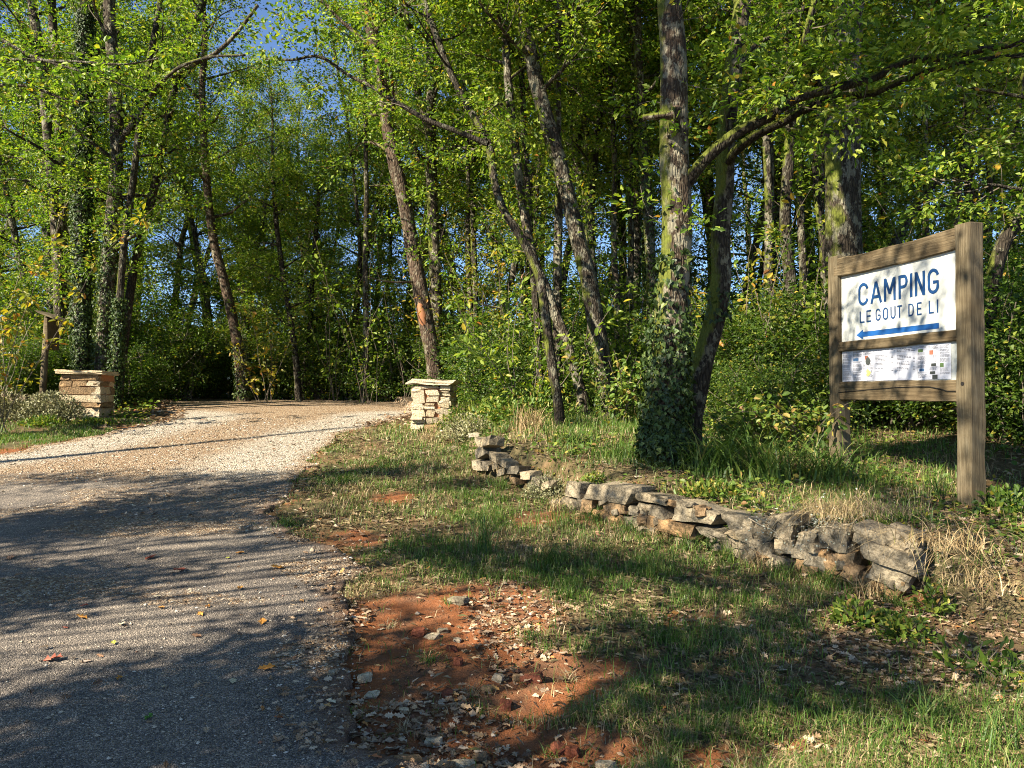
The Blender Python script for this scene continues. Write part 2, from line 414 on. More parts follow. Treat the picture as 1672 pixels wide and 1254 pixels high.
plain('board_grey', (.46, .47, .44), 0.7, 0.1, 6)

# ground: litter, thin turf and bare red earth
def ground_mat():
    m, nt = mat('ground_earth'); v = coords(nt)
    at_s = nd(nt, 'Attribute', attribute_name='soil'); at_w = nd(nt, 'Attribute', attribute_name='wood')
    n1 = noise(nt, v, 1.7, 5, 0.65); n2 = noise(nt, v, 14, 5, 0.7); n3 = noise(nt, v, 70, 4, 0.7)
    turf = mix(nt, ramp(nt, n2, [(0.38, 0.0), (0.62, 1.0)]).outputs[0], (.055, .050, .022), (.15, .115, .06))
    turf = mix(nt, ramp(nt, n1, [(0.45, 0.0), (0.7, 0.7)]).outputs[0], turf, (.22, .12, .065))
    soil = mix(nt, n2, (.15, .050, .02), (.34, .130, .052))
    soil = mix(nt, ramp(nt, noise(nt, v, 3.1, 5, 0.7), [(.45, 0.0), (.62, .8)]).outputs[0], soil, (.15, .085, .05))
    soil = mix(nt, ramp(nt, n3, [(0.55, 0.0), (0.72, 0.5)]).outputs[0], soil, (.36, .22, .14))
    k = ramp(nt, mth(nt, 'ADD', at_s.outputs['Fac'], mth(nt, 'MULTIPLY', mth(nt, 'SUBTRACT', noise(nt, v, 9, 6, 0.8), 0.5), 1.3)), [(0.34, 0.0), (0.66, 1.0)])
    c = mix(nt, k.outputs[0], turf, soil)
    lit = mix(nt, ramp(nt, n3, [(0.35, 0.0), (0.65, 1.0)]).outputs[0], (.05, .032, .018), (.17, .11, .06))
    c = mix(nt, at_w.outputs['Fac'], c, lit)
    hh = mth(nt, 'ADD', n2, mth(nt, 'MULTIPLY', n3, 0.6))
    finish(nt, c, 0.95, hh, 0.8, 0.03, 0.1); return m
MAT['ground'] = ground_mat()

def drive_mat():
    m, nt = mat('drive_surface'); v = coords(nt)
    ag = nd(nt, 'Attribute', attribute_name='gravel'); ab = nd(nt, 'Attribute', attribute_name='brown')
    n2 = noise(nt, v, 9, 4, 0.65)
    # worn asphalt: pale and dark chips in a grey binder
    vc = nd(nt, 'TexVoronoi'); vc.inputs['Scale'].default_value = 150; lk(nt, v, vc.inputs['Vector'])
    chip = nd(nt, 'SeparateColor'); lk(nt, vc.outputs['Color'], chip.inputs[0])
    ca = ramp(nt, chip.outputs[0], [(0, (.065, .058, .052)), (.45, (.145, .130, .114)), (.8, (.23, .20, .168)), (.97, (.40, .35, .29)), (1, (.56, .50, .41))])
    asp = mix(nt, 1.0, ca.outputs[0], ramp(nt, n2, [(.3, (.72, .72, .74)), (.7, (1.18, 1.12, 1.08))]).outputs[0], 'MULTIPLY')
    vg = nd(nt, 'TexVoronoi'); vg.inputs['Scale'].default_value = 62; lk(nt, v, vg.inputs['Vector'])
    cg = nd(nt, 'SeparateColor'); lk(nt, vg.outputs['Color'], cg.inputs[0])
    pale = ramp(nt, cg.outputs[1], [(0, (.17, .135, .10)), (.4, (.34, .285, .215)), (.8, (.52, .45, .36)), (1, (.68, .62, .52))])
    brn = ramp(nt, cg.outputs[1], [(0, (.10, .055, .03)), (.5, (.27, .17, .095)), (.8, (.40, .29, .18)), (1, (.55, .47, .36))])
    bm = ramp(nt, mth(nt, 'ADD', ab.outputs['Fac'], mth(nt, 'MULTIPLY', mth(nt, 'SUBTRACT', n2, 0.5), 0.8)), [(.3, 0.0), (.7, 1.0)])
    grv = mix(nt, bm.outputs[0], pale.outputs[0], brn.outputs[0])
    gm = ramp(nt, mth(nt, 'ADD', ag.outputs['Fac'], mth(nt, 'MULTIPLY', mth(nt, 'SUBTRACT', noise(nt, v, 16, 5, 0.75), 0.5), 1.1)), [(.42, 0.0), (.58, 1.0)])
    ad = nd(nt, 'Attribute', attribute_name='dirt')
    asp = mix(nt, 1.0, asp, ramp(nt, noise(nt, v, 0.9, 4, 0.6), [(.35, (.72, .70, .70)), (.65, (1.16, 1.12, 1.06))]).outputs[0], 'MULTIPLY')
    dm = ramp(nt, mth(nt, 'ADD', ad.outputs['Fac'], mth(nt, 'SUBTRACT', noise(nt, v, 11, 6, 0.75), 0.5)), [(.5, 0.0), (.95, .75)])
    asp = mix(nt, dm.outputs[0], asp, (.15, .085, .05))
    c = mix(nt, gm.outputs[0], asp, grv)
    ha = mth(nt, 'MULTIPLY', vc.outputs['Distance'], -0.35)
    hg = mth(nt, 'MULTIPLY', vg.outputs['Distance'], -1.5)
    hm = nd(nt, 'Mix'); lk(nt, gm.outputs[0], hm.inputs[0]); lk(nt, ha, hm.inputs[2]); lk(nt, hg, hm.inputs[3])
    finish(nt, c, 0.85, hm.outputs[0], 0.9, 0.02, 0.25); return m
MAT['drive'] = drive_mat()
print('materials done')
# ------------------------------------------------------------------ drive outline
_re = [(14, -8), (7.5, 1.0), (4.5, 2.3), (1.6, 2.85), (0.3, 3.12)]
for px, py in [(712, 1253), (620, 1237), (548, 1218), (585, 1172), (562, 1120), (573, 1060), (575, 1010), (556, 972), (604, 930), (560, 897), (462, 868), (440, 840), (478, 792), (500, 762), (560, 708), (640, 686)]:
    p = G(px, py); _re.append((p[0], p[1]))
_re += [(-1.9, 16.9), (-1.5, 18.0), (-1.8, 19.5), (-3.0, 21.5), (-5.5, 24.5), (-9, 29)]
_le = [(-30, -8), (-14, 3), (-10.0, 8.5)]
for px, py in [(0, 742), (110, 722), (200, 701), (262, 690)]:
    p = G(px, py); _le.append((p[0], p[1]))
_le += [(-7.3, 16.5), (-8.6, 19), (-10, 21.5), (-13, 24.5), (-17, 29)]
_re = np.array(sorted(_re, key=lambda q: q[1])); _le = np.array(sorted(_le, key=lambda q: q[1]))
def edge_r(y): return np.interp(y, _re[:, 1], _re[:, 0]) + (fbm(y * 2.7, y * 0 + 2.5, 21, 5) - 0.5) * 0.34 * np.interp(y, [2, 4, 7], [0.5, 0.8, 1.3]) + (fbm(y * 14, y * 0 + 4.5, 22, 4) - 0.5) * .16
def edge_l(y): return np.interp(y, _le[:, 1], _le[:, 0]) + (fbm(y * 2.2, y * 0 + 7.5, 33, 4) - 0.5) * 0.6
def on_drive(x, y, m=0.0): return (x < edge_r(y) - m) & (x > edge_l(y) + m) & (y < 29)

def blob(x, y, cx, cy, rx, ry, soft=0.35):
    d = np.hypot((x - cx) / rx, (y - cy) / ry)
    return 1 - sstep(1 - soft, 1 + soft, d)
SOIL = []                           # bare earth patches: centre, radii
for px, py, rx, ry in [(690, 1010, .62, .55), (800, 990, .5, .5), (640, 1100, .45, .45), (760, 1090, .5, .45), (880, 1110, .45, .38), (700, 1200, .7, .30), (860, 1215, .6, .26),
                       (1180, 1235, .30, .14), (1495, 985, .24, .25), (640, 815, .35, .35), (1300, 1215, .25, .12), (880, 845, .35, .4), (1000, 850, .5, .25), (560, 880, .4, .4), (1120, 1010, .3, .16), (985, 1090, .3, .2),
                       (230, 697, .6, .6), (60, 738, .9, .35)]:
    p = G(px, py); SOIL.append((p[0], p[1], rx, ry))
def soil_amt(x, y):
    s = np.zeros(np.shape(x))
    for i, c in enumerate(SOIL): s = np.maximum(s, blob(x, y, *c, .55) * (1.0 if i < 7 else .62))
    return s * (.62 + .75 * fbm(x * 2.3 + 4, y * 2.3, 44, 4))

# ------------------------------------------------------------------ ground sheet
def axis(lo, hi, step, far, n=26):
    core = np.arange(lo, hi + 1e-6, step)
    g = step * np.cumsum(1.28 ** np.arange(1, 60)); g = g[g < far]
    return np.concatenate([(lo - g)[::-1], core, hi + g])
xs = axis(-10.5, 8.0, 0.085, 500); ys = axis(2.2, 20.0, 0.085, 700)
XX, YY = np.meshgrid(xs, ys)
ZZ = height(XX, YY)
drv = on_drive(XX, YY, 0.03)
ZZ = np.where(drv, height(XX, YY, False) - 0.06, ZZ)
sl = soil_amt(XX, YY)
# earth lies a little lower than the asphalt beside it, rough and dug over
ZZ = ZZ - 0.045 * sl * (YY < 7) + (fbm(XX * 7, YY * 7, 51) - 0.5) * 0.07 * sl * (~drv)
near_edge = np.clip(1 - np.abs(XX - edge_r(YY)) / 0.25, 0, 1) * (YY > 6)
ZZ = np.where(drv, ZZ, ZZ - 0.0 * near_edge)
a = Acc(); nx, ny = len(xs), len(ys)
i0 = (np.arange(ny - 1)[:, None] * nx + np.arange(nx - 1)[None]).ravel()
a.add(np.stack([XX, YY, ZZ], -1).reshape(-1, 3), np.stack([i0, i0 + 1, i0 + 1 + nx, i0 + nx], 1))
me = a.mesh('ground', smooth=True)
def fattr(me, name, val):
    at_ = me.attributes.new(name, 'FLOAT', 'POINT'); at_.data.foreach_set('value', np.asarray(val, np.float32).ravel())
wsd, wpar = wall_sd(XX, YY)
woodm = np.maximum(sstep(13, 18, YY), sstep(1.6, 4.5, wsd) * 0.9)
edge_soil = np.clip(1 - np.abs(XX - edge_l(YY)) / 0.5, 0, 1) * 0.6 * (YY > 9) + np.clip(1 - np.abs(XX - edge_r(YY)) / 0.35, 0, 1) * 0.55 * (YY > 6)
fattr(me, 'soil', np.maximum(sl, edge_soil)); fattr(me, 'wood', woodm)
tag(obj('ground', me, MAT['ground']), kind='structure')

# ------------------------------------------------------------------ drive sheet: worn asphalt running into gravel
yr = np.concatenate([np.arange(-8, 2, 0.5), np.arange(2, 9, 0.05), np.arange(9, 29, 0.15)])
U = np.linspace(0, 1, 90); U = 1 - (1 - U) ** 1.25
el, er = edge_l(yr), edge_r(yr)
DX = el[:, None] + (er - el)[:, None] * U[None]; DY = np.repeat(yr[:, None], len(U), 1)
DZ = height(DX, DY, False) + 0.012 + (fbm(DX * 1.3, DY * 1.3, 61) - 0.5) * 0.03
# skirt down both edges
DXs = np.concatenate([DX[:, :1] - 0.02, DX, DX[:, -1:] + 0.02], 1); DYs = np.concatenate([DY[:, :1], DY, DY[:, -1:]], 1)
DZs = np.concatenate([DZ[:, :1] - 0.12, DZ, DZ[:, -1:] - 0.10], 1)
ny, nx = DXs.shape
a = Acc(); i0 = (np.arange(ny - 1)[:, None] * nx + np.arange(nx - 1)[None]).ravel()
a.add(np.stack([DXs, DYs, DZs], -1).reshape(-1, 3), np.stack([i0, i0 + 1, i0 + 1 + nx, i0 + nx], 1))
me = a.mesh('drive', smooth=True)
uu = (DXs - el[:, None]) / (er - el)[:, None]
wob = (fbm(DXs * 0.5, DYs * 0.8, 71) - 0.5)
grav = .1 + .9 * sstep(6.8, 11.5, DYs + wob * 4.0 + 0.25 * (DXs + 4)) 
grav = np.maximum(grav, 0.50 * sstep(0.52, 0.66, fbm(DXs * 0.9, DYs * 1.3, 77)) * (DYs > 4.8))
ed = np.clip(1 - (er[:, None] - DXs) / 0.55, 0, 1) * (DYs > 3.6) * (DYs < 8)
grav = np.maximum(grav, ed * 0.62 * (fbm(DXs * 2.5, DYs * 2.5, 78) + .25))
for px, py, rx, ry in [(60, 965, .8, .35), (1100, 1000, .1, .1), (520, 1070, .35, .3), (540, 930, .5, .35), (260, 860, 1.2, .5)]:
    p = G(px, py); grav = np.maximum(grav, 0.55 * blob(DXs, DYs, p[0], p[1], rx, ry))
brown = .18 + .50 * sstep(11.0, 8.0, DYs) + np.exp(-((uu - 0.50) / 0.20) ** 2) * 0.85 * sstep(7.5, 10.5, DYs) + sstep(16.0, 17.5, DYs) * 0.75 + sstep(0.08, 0.0, uu) * 0.8
brown = np.maximum(brown, 0.7 * sstep(.90, 1.0, uu) * (DYs > 7.5))
fattr(me, 'dirt', np.clip(1 - (er[:, None] - DXs) / .45, 0, 1) * (DYs < 9)); fattr(me, 'gravel', grav); fattr(me, 'brown', np.clip(brown, 0, 1))
tag(obj('drive', me, MAT['drive']), kind='structure')
def drive_z(x, y): return height(x, y, False) + 0.012 + (fbm(x * 1.3, y * 1.3, 61) - 0.5) * 0.03

def surf(x, y):
    x = np.asarray(x, float); y = np.asarray(y, float)
    z = height(x, y); s_ = soil_amt(x, y)
    z = z - 0.045 * s_ * (y < 7) + (fbm(x * 7, y * 7, 51) - 0.5) * 0.07 * s_
    return np.where(on_drive(x, y), drive_z(x, y), z)
print('ground done')

# ------------------------------------------------------------------ trees
UP = np.array([0, 0, 1.0])
def walk(g, p, d, length, n, wob, lift):
    """a wandering branch: points from p along d"""
    out = [np.array(p, float)]; d = np.array(d, float); s = length / n
    for _ in range(n):
        d = d + g.normal(size=3) * wob; d[2] += lift; d = d / np.linalg.norm(d)
        out.append(out[-1] + d * s)
    return np.array(out), d

class Tree:
    """wood and leaves of one tree in its own coordinates"""
    def __init__(self, seed):
        self.g = np.random.default_rng(seed); self.wood = Acc(); self.twig = Acc(); self.limbs = []; self.A = []; self.B = []
    def trunk(self, P, rad, sides=12, rough=0.06, step=0.18, flare=True):
        P, rad = resample(P, rad, step)
        if flare:
            L = np.concatenate([[0], np.cumsum(np.linalg.norm(np.diff(P, axis=0), axis=1))])
            rad = rad * (1 + 0.55 * np.exp(-L / 0.22))
        tube(self.wood, P, rad, sides, rough, int(self.g.integers(1e6))); self.P, self.rad = P, rad
        return P, rad
    def limb(self, p, d, length, r, subs, sublen, twigs, wob=0.14, lift=0.03, sides=6, start=0.25):
        g = self.g
        P, _ = walk(g, p, d, length, 7, wob, lift)
        tube(self.wood, P, np.linspace(r, r * 0.25, 8), sides, 0.05, int(g.integers(1e6)))
        self.sprigs(P, subs, sublen, twigs, r, start)
        return P
    def sprigs(self, P, subs, sublen, twigs, r, start=0.25, flat=0.35):
        g = self.g; n = len(P) - 1
        for j in range(subs):
            t = (start + (1 - start) * (j + g.random()) / subs) * n
            k = min(int(t), n - 1); q = P[k] + (P[k + 1] - P[k]) * (t - k); td = unit(P[k + 1] - P[k])
            rd = g.normal(size=3); rd[2] *= flat; rd = unit(rd - td * (rd @ td) * 0.6)
            d = unit(td * 0.55 + rd * 0.9)
            S, _ = walk(g, q, d, sublen * (0.6 + 0.8 * g.random()), 4, 0.22, 0.02)
            tube(self.twig, S, np.linspace(max(0.006, r * 0.28), 0.003, 5), 3, 0, 0, False)
            for _ in range(twigs):
                tt = 0.3 + 0.7 * g.random(); kk = min(int(tt * 4), 3); w0 = S[kk] + (S[kk + 1] - S[kk]) * (tt * 4 - kk)
                wd = g.normal(size=3); wd[2] *= 0.45; wd = unit(unit(S[kk + 1] - S[kk]) * 0.7 + unit(wd) * 0.9)
                w1 = w0 + wd * (0.22 + 0.25 * g.random())
                self.A.append(w0); self.B.append(w1)
    def crown(self, bare, n_limbs, limb_len, subs=5, sublen=0.8, twigs=5, top=0.45, zmax=None):
        g = self.g; P, rad = self.P, self.rad; n = len(P) - 1; az = g.random() * 6.28
        for i in range(n_limbs):
            f = (i + 0.6 * g.random()) / n_limbs; t = (bare + (0.99 - bare) * f) * n
            k = min(int(t), n - 1); q = P[k] + (P[k + 1] - P[k]) * (t - k)
            az += 2.4 + g.normal() * 0.35; el = 0.25 + 0.75 * f + g.normal() * 0.15
            d = np.array([math.cos(az) * math.cos(el), math.sin(az) * math.cos(el), math.sin(el)])
            ll = limb_len * (0.75 + 0.5 * g.random()) * (1 - (1 - top) * f) * (0.55 + 0.45 * min(1, f * 4 + .3))
            self.limb(q, d, ll, max(0.012, rad[k] * 0.40), subs, sublen, twigs)
        self.sprigs(P[-6:], 6, 0.7, twigs, 0.03, 0.0)
    def twig_line(self, P, r, subs, sublen, twigs, start=0.1, part=False):
        P, rr = resample(P, r, 0.15); W = Acc() if part else self.wood; tube(W, P, rr, 9 if part else 7, 0.10, int(self.g.integers(1e6)))
        if part: self.limbs.append(W)
        if subs: self.sprigs(P, subs, sublen, twigs, 0.02, start)
        return P
    def finish(self, name, root, bark, leafmat, per=22, L=0.10, spread=0.11, tpl=LEAF2):
        t = obj('trunk', self.wood.mesh(name + '_trunk', True), bark, root)
        acc = Acc()
        acc.v, acc.f, acc.n, acc.m = list(self.twig.v), list(self.twig.f), self.twig.n, list(self.twig.m)
        if self.A: leaf_spray(acc, self.A, self.B, per, self.g, L, spread, tpl, mi=1)
        c = obj('crown', acc.mesh(name + '_crown'), [MAT['twig'], leafmat], root)
        for W in self.limbs: obj('limb', W.mesh('limb', True), MAT['bark_limb'], root)
        return t, c

def ivy(P, rad, z0, z1, dens, g, L=0.065, depth=0.08, pw=1.0):
    """ivy leaves lying on a trunk between two heights"""
    acc = Acc(); m = (P[:, 2] >= z0) & (P[:, 2] <= z1); idx = np.where(m)[0]
    if len(idx) < 2: return acc
    n = int(dens * (z1 - z0)); k = (idx[0] + (idx[-1] - idx[0]) * g.random(n) ** pw).astype(int); f = g.random(n)[:, None]
    C = P[k] * (1 - f) + P[np.minimum(k + 1, len(P) - 1)] * f; rr = rad[k]
    a_ = g.random(n) * 6.283; O = np.stack([np.cos(a_), np.sin(a_), g.normal(size=n) * 0.12], 1)
    cl = 0.5 + 0.9 * vnoise(a_ * 1.2 + 40, C[:, 2] * 1.6, 5)
    p = C + O * (rr + 0.01 + depth * g.random(n) ** 1.4 * cl)[:, None]
    D = unit(np.array([0, 0, -1.0]) + g.normal(size=(n, 3)) * 0.55); N = unit(O + UP * 0.45 + g.normal(size=(n, 3)) * 0.4)
    ll = L * (0.6 + 0.8 * g.random(n)); add_leaves(acc, p, D, N, ll, ll * 0.95, IVY)
    return acc

TREES = []      # every tree, for the labels
def traced_tree(label, Y, pts, wpx, bark='bark_lichen', leaf='oak_leaf', total=12.0, bare=0.35, limbs=16, limb_len=2.2, lean_on=0.5, seed=1, base=None, forks=(), ivy_z=None, ivy_n=900, dY=0.0, per=26, Lf=0.082, sides=12, subs=5, twigs=5, name='oak_tree', extra=None, tpl=LEAF2, rough=0.06, epi=12):
    """a trunk followed from the photograph at depth Y, carried on above the frame"""
    W = [at(px, py, Y + dY * i / max(1, len(pts) - 1)) for i, (px, py) in enumerate(pts)]
    b = W[0].copy(); gz = float(height(b[0], b[1])); 
    if base is None: b[2] = gz
    root = empty(name, (b[0], b[1], gz)); o = np.array([b[0], b[1], gz])
    W = [w for w in W if w[2] > gz + 0.12]
    P = [np.array([b[0], b[1], gz - 0.25])] + W
    rr = np.interp(np.arange(len(P)), [0, len(P) - 1], [wpx[0], wpx[1]]) * Y / FPX / 2
    d = unit(P[-1] - P[-2]); d = unit(d * lean_on + UP * (1 - lean_on + .2)); last = rr[-1]
    g = np.random.default_rng(seed * 13 + 5)
    while P[-1][2] < gz + total:
        d = unit(d + UP * 0.10 + g.normal(size=3) * 0.10); P.append(P[-1] + d * 1.0); last = max(0.025, last * 0.86); rr = np.append(rr, last)
    t = Tree(seed); Pt, rt = t.trunk(np.array(P) - o, rr, sides, rough)
    for fp, fw, fsub, dd in forks:
        Q = np.array([at(px, py, Y + dd * i / max(1, len(fp) - 1)) for i, (px, py) in enumerate(fp)]) - o
        t.twig_line(Q, np.linspace(fw[0], fw[1], len(Q)) * Y / FPX / 2, fsub, 0.7, 5)
    if limbs: t.crown(bare, limbs, limb_len, subs, 0.8, twigs)
    if extra: extra(t, o)
    n0, n1 = int(len(Pt) * .22), int(len(Pt) * .62)
    if epi: t.sprigs(Pt[n0:n1], epi, .55, 3, .012, 0.0, .5)
    t.finish('oak', root, MAT[bark], MAT[leaf], per, Lf, 0.09, tpl)
    if ivy_z:
        obj('ivy', ivy(Pt, rt, ivy_z[0], ivy_z[1], ivy_n, g, 0.052, 0.085 if ivy_n > 700 else 0.07, 2.1 if ivy_z[1] < 2 else 1.0).mesh('ivy'), MAT['ivy_leaf'], root)
    tag(root, label, 'tree', 'trees of the wood')
    TREES.append(root)
    return root, t, Pt, rt, o

# --- left cluster beside the left pillar
traced_tree('lichened oak trunk leaning left at the left edge, behind the small post', 18.5, [(104, 655), (98, 520), (90, 360), (78, 220), (66, 100), (52, 0)], (17, 14), 'bark_lichen', seed=11, bare=.3, limbs=10)
traced_tree('grey oak trunk just right of the leftmost lichened trunk', 19.5, [(108, 655), (103, 450), (98, 250), (94, 120), (84, 0)], (15, 13), 'bark_lichen', seed=12, bare=.35, limbs=10)
traced_tree('straight trunk wrapped in bright ivy left of the drive', 17.5, [(137, 662), (134, 500), (133, 380), (135, 200), (141, 0)], (26, 22), 'bark_dark', seed=13, ivy_z=(0.0, 9.0), ivy_n=1500, bare=.35, limbs=9)
traced_tree('broad dark oak trunk left of the drive with a fork near the top', 17.0, [(165, 662), (170, 540), (180, 400), (191, 240), (186, 120), (178, 0)], (26, 18), 'bark_lichen', seed=14, bare=.3, limbs=10, ivy_z=(0, 4.0), ivy_n=650,
            forks=[([(193, 236), (215, 205), (245, 160), (277, 128), (320, 102), (350, 88), (385, 55), (421, 8)], (11, 5), 6, -1.5)])
traced_tree('thin dark leaning trunk bending into the arching branch over the drive', 16.6, [(186, 662), (192, 560), (201, 417), (219, 280), (229, 193), (246, 90), (262, 0)], (13, 9), 'bark_dark', seed=15, limbs=10, limb_len=1.6, ivy_z=(0, 2.6), ivy_n=800,
            forks=[([(229, 193), (250, 150), (290, 112), (340, 94), (400, 90)], (7, 3), 6, -2.5)])
traced_tree('slim dark trunk leaning right, rightmost of the cluster left of the drive', 17.4, [(190, 662), (206, 530), (223, 417), (244, 340), (260, 267), (283, 150), (302, 80), (332, 0)], (14, 11), 'bark_dark', seed=16, limbs=9, bare=.4)
# --- across the end of the drive
traced_tree('pale sunlit trunk leaning left behind the end of the drive', 20.5, [(399, 660), (393, 600), (385, 547), (366, 460), (349, 395), (338, 300), (330, 150)], (20, 11), 'bark_brown', seed=21, ivy_z=(0, 1.6), ivy_n=500, bare=.4)
traced_tree('thin dark trunk leaning left right of the pale sunlit trunk', 21.0, [(489, 660), (484, 600), (478, 545), (464, 460), (452, 370), (446, 290)], (11, 7), 'bark_dark', seed=22, total=6.0, limbs=10, limb_len=1.5)
traced_tree('thin upright dark trunk near the middle of the drive end', 22.0, [(492, 660), (500, 590), (508, 500), (512, 420), (520, 330)], (9, 6), 'bark_dark', seed=23, total=6.0, limbs=10, limb_len=1.4)
def scar(t, o):
    pass
r_, t_, P_, rd_, o_ = traced_tree('brown oak leaning left behind the right pillar with a raw orange wound', 16.5, [(715, 655), (708, 590), (699, 540), (688, 480), (676, 419), (658, 318), (643, 261), (631, 188), (624, 117), (611, 67), (594, 0)], (27, 19), 'bark_brown', seed=31, bare=.42, limbs=16,
            forks=[([(683, 459), (650, 461), (622, 458), (600, 452)], (4, 1.5), 0, -1.0)])
w = at(683, 508, 16.5) - o_; k = int(np.argmin(np.abs(P_[:, 2] - w[2]))); sc_ = Acc()
i = np.arange(max(0, k - 2), k + 3); tube(sc_, P_[i] + np.array([-0.035, -0.05, 0]), rd_[i] * np.array([.3, .72, .82, .72, .25])[:len(i)], 9, 0.12, 3)
tag(obj('wound', sc_.mesh('wound', True), MAT['raw_wood'], r_), 'raw orange wound where bark is torn off')
traced_tree('tall pale grey-green trunk forking high up behind the right pillar', 18.5, [(722, 655), (714, 560), (710, 420), (704, 268), (703, 190), (704, 134), (701, 60), (697, 0)], (21, 14), 'bark_lichen', seed=32, bare=.4,
            forks=[([(703, 225), (692, 190), (678, 134), (668, 70), (660, 0)], (13, 10), 4, 0.6), ([(701, 66), (672, 44), (650, 20), (622, -4)], (9, 5), 4, -1.5)])
r6 = traced_tree('thin dark trunk in front of the leaning oaks, its base in tall grass', 11.4, [(917, 704), (911, 660), (903, 610), (896, 561), (886, 480), (876, 440), (852, 390), (822, 342), (806, 290), (798, 235), (775, 192), (751, 151), (728, 100), (706, 40)], (17, 12), 'bark_dark', seed=33, bare=.5, limbs=14, limb_len=1.8, dY=2.0,
            forks=[([(797, 235), (745, 214), (694, 194), (638, 161), (606, 141), (571, 124), (520, 92), (478, 98), (432, 96)], (10, 4), 9, 1.0)])
traced_tree('lichened trunk leaning left just behind the thin dark trunk', 13.2, [(956, 668), (940, 610), (922, 548), (906, 511), (892, 470), (872, 425), (856, 350), (842, 250), (830, 140), (822, 0)], (19, 13), 'bark_lichen', seed=34, bare=.4)
traced_tree('thick leaning oak in the middle, bark mottled with pale lichen', 13.0, [(1003, 690), (996, 650), (985, 594), (972, 521), (958, 444), (944, 392), (922, 301), (899, 218), (876, 134), (859, 50), (850, 0)], (31, 22), 'bark_lichen', seed=35, bare=.45, limbs=18, limb_len=2.4, ivy_z=(0, .8), ivy_n=300)
traced_tree('narrow dark stem rising beside the top of the thick leaning oak', 14.0, [(884, 655), (878, 540), (868, 420), (862, 318), (855, 200), (851, 100), (848, 0)], (12, 9), 'bark_dark', seed=36, limbs=12, bare=.5, forks=[([(853, 110), (838, 85), (815, 60), (790, 30)], (8, 4), 4, -.6)])
traced_tree('pale slim trunk with a high fork right of the thick leaning oak', 17.0, [(985, 655), (970, 480), (956, 335), (941, 268), (936, 151), (927, 67), (921, 0)], (17, 12), 'bark_lichen', seed=37, bare=.4, forks=[([(941, 262), (950, 215), (956, 150), (960, 60)], (8, 6), 3, .3)])
traced_tree('dark slim trunk right of the pale forked one', 16.2, [(975, 655), (968, 480), (965, 320), (973, 240), (979, 180), (982, 67), (977, 0)], (14, 11), 'bark_dark', seed=38, bare=.4)
# --- the two near oaks and the trees behind the sign
def near_limbs(t, o):
    Y = 8.3
    up = [(1122, 300), (1135, 280), (1166, 246), (1212, 211), (1249, 195), (1299, 161), (1361, 145), (1435, 124), (1477, 99), (1539, 95), (1593, 83), (1690, 66)]
    Q = np.array([at(px, py, Y - 1.2 * i / 11) for i, (px, py) in enumerate(up)]) - o
    t.twig_line(Q, np.linspace(.070, .028, len(Q)), 16, 0.55, 5, start=0.25, part=True)
    Q = np.array([at(px, py, Y - .3 - .3 * i / 3) for i, (px, py) in enumerate([(1342, 150), (1322, 118), (1313, 78), (1330, 0), (1345, -90)])]) - o
    t.twig_line(Q, np.linspace(.042, .025, len(Q)), 5, 0.6, 5, part=True)
    Q = np.array([at(px, py, Y - .6) for i, (px, py) in enumerate([(1098, 188), (1085, 180), (1068, 196), (1050, 192)])]) - o
    t.twig_line(Q, np.array([.05, .04, .036, .034]), 0, 0, 0)
rt1 = traced_tree('large oak with ivy-clad base and pale flaky bark above the stone wall', 8.3, [(1088, 742), (1087, 700), (1090, 640), (1094, 560), (1096, 500), (1101, 440), (1105, 372), (1103, 300), (1100, 240), (1100, 170), (1099, 83), (1092, 0)], (60, 40), 'bark_flaky', seed=41, bare=.62, limbs=16, limb_len=2.6, total=10.5, sides=20, ivy_z=(0.0, 1.6), ivy_n=3000, extra=near_limbs, per=24, tpl=OAK2, subs=6, Lf=.085)
# ivy creeping higher up the same trunk, and its mossy stub
iv = ivy(rt1[2], rt1[3], 1.55, 2.45, 260, np.random.default_rng(4), .07, .05); obj('ivy', iv.mesh('ivy'), MAT['ivy_leaf'], rt1[0])
st = Acc(); q0 = at(1101, 215, 8.12) - rt1[4]; tube(st, [q0, q0 + np.array([-.02, -.07, .10]), q0 + np.array([0, -.12, .22])], [.07, .06, .055], 9, .1, 2)
tag(obj('branch_stub', st.mesh('stub', True), MAT['bark_moss'], rt1[0]), 'mossy stub of a sawn limb')
st = Acc(); q1 = q0 + np.array([0, -.12, .222]); tube(st, [q1, q1 + np.array([0, -.002, .006])], [.052, .05], 9, .06, 2); obj('cut_face', st.mesh('cut'), MAT['cut_wood'], rt1[0])
def moss_limbs(t, o):
    Y = 8.7
    lo = [(1190, 262), (1199, 248), (1228, 224), (1278, 199), (1332, 170), (1377, 157), (1423, 153), (1460, 137), (1518, 116), (1593, 99), (1690, 88)]
    Q = np.array([at(px, py, Y - 1.6 * i / 10) for i, (px, py) in enumerate(lo)]) - o
    t.twig_line(Q, np.linspace(.060, .022, len(Q)), 16, 0.55, 5, start=0.2, part=True)
    Q = np.array([at(px, py, Y) for px, py in [(1203, 110), (1222, 85), (1246, 62), (1262, 60)]]) - o
    t.twig_line(Q, np.linspace(.04, .02, len(Q)), 2, 0.5, 4)
traced_tree('mossy curved oak trunk right behind the ivy-clad oak', 8.8, [(1128, 712), (1130, 680), (1139, 640), (1148, 589), (1161, 545), (1172, 497), (1178, 440), (1176, 393), (1183, 310), (1187, 207), (1199, 103), (1213, 0)], (36, 28), 'bark_moss', seed=42, bare=.6, limbs=14, limb_len=2.4, total=10.5, sides=16, extra=moss_limbs, tpl=OAK2, per=24, Lf=.085, ivy_z=(1.5, 2.0), ivy_n=250, subs=6)
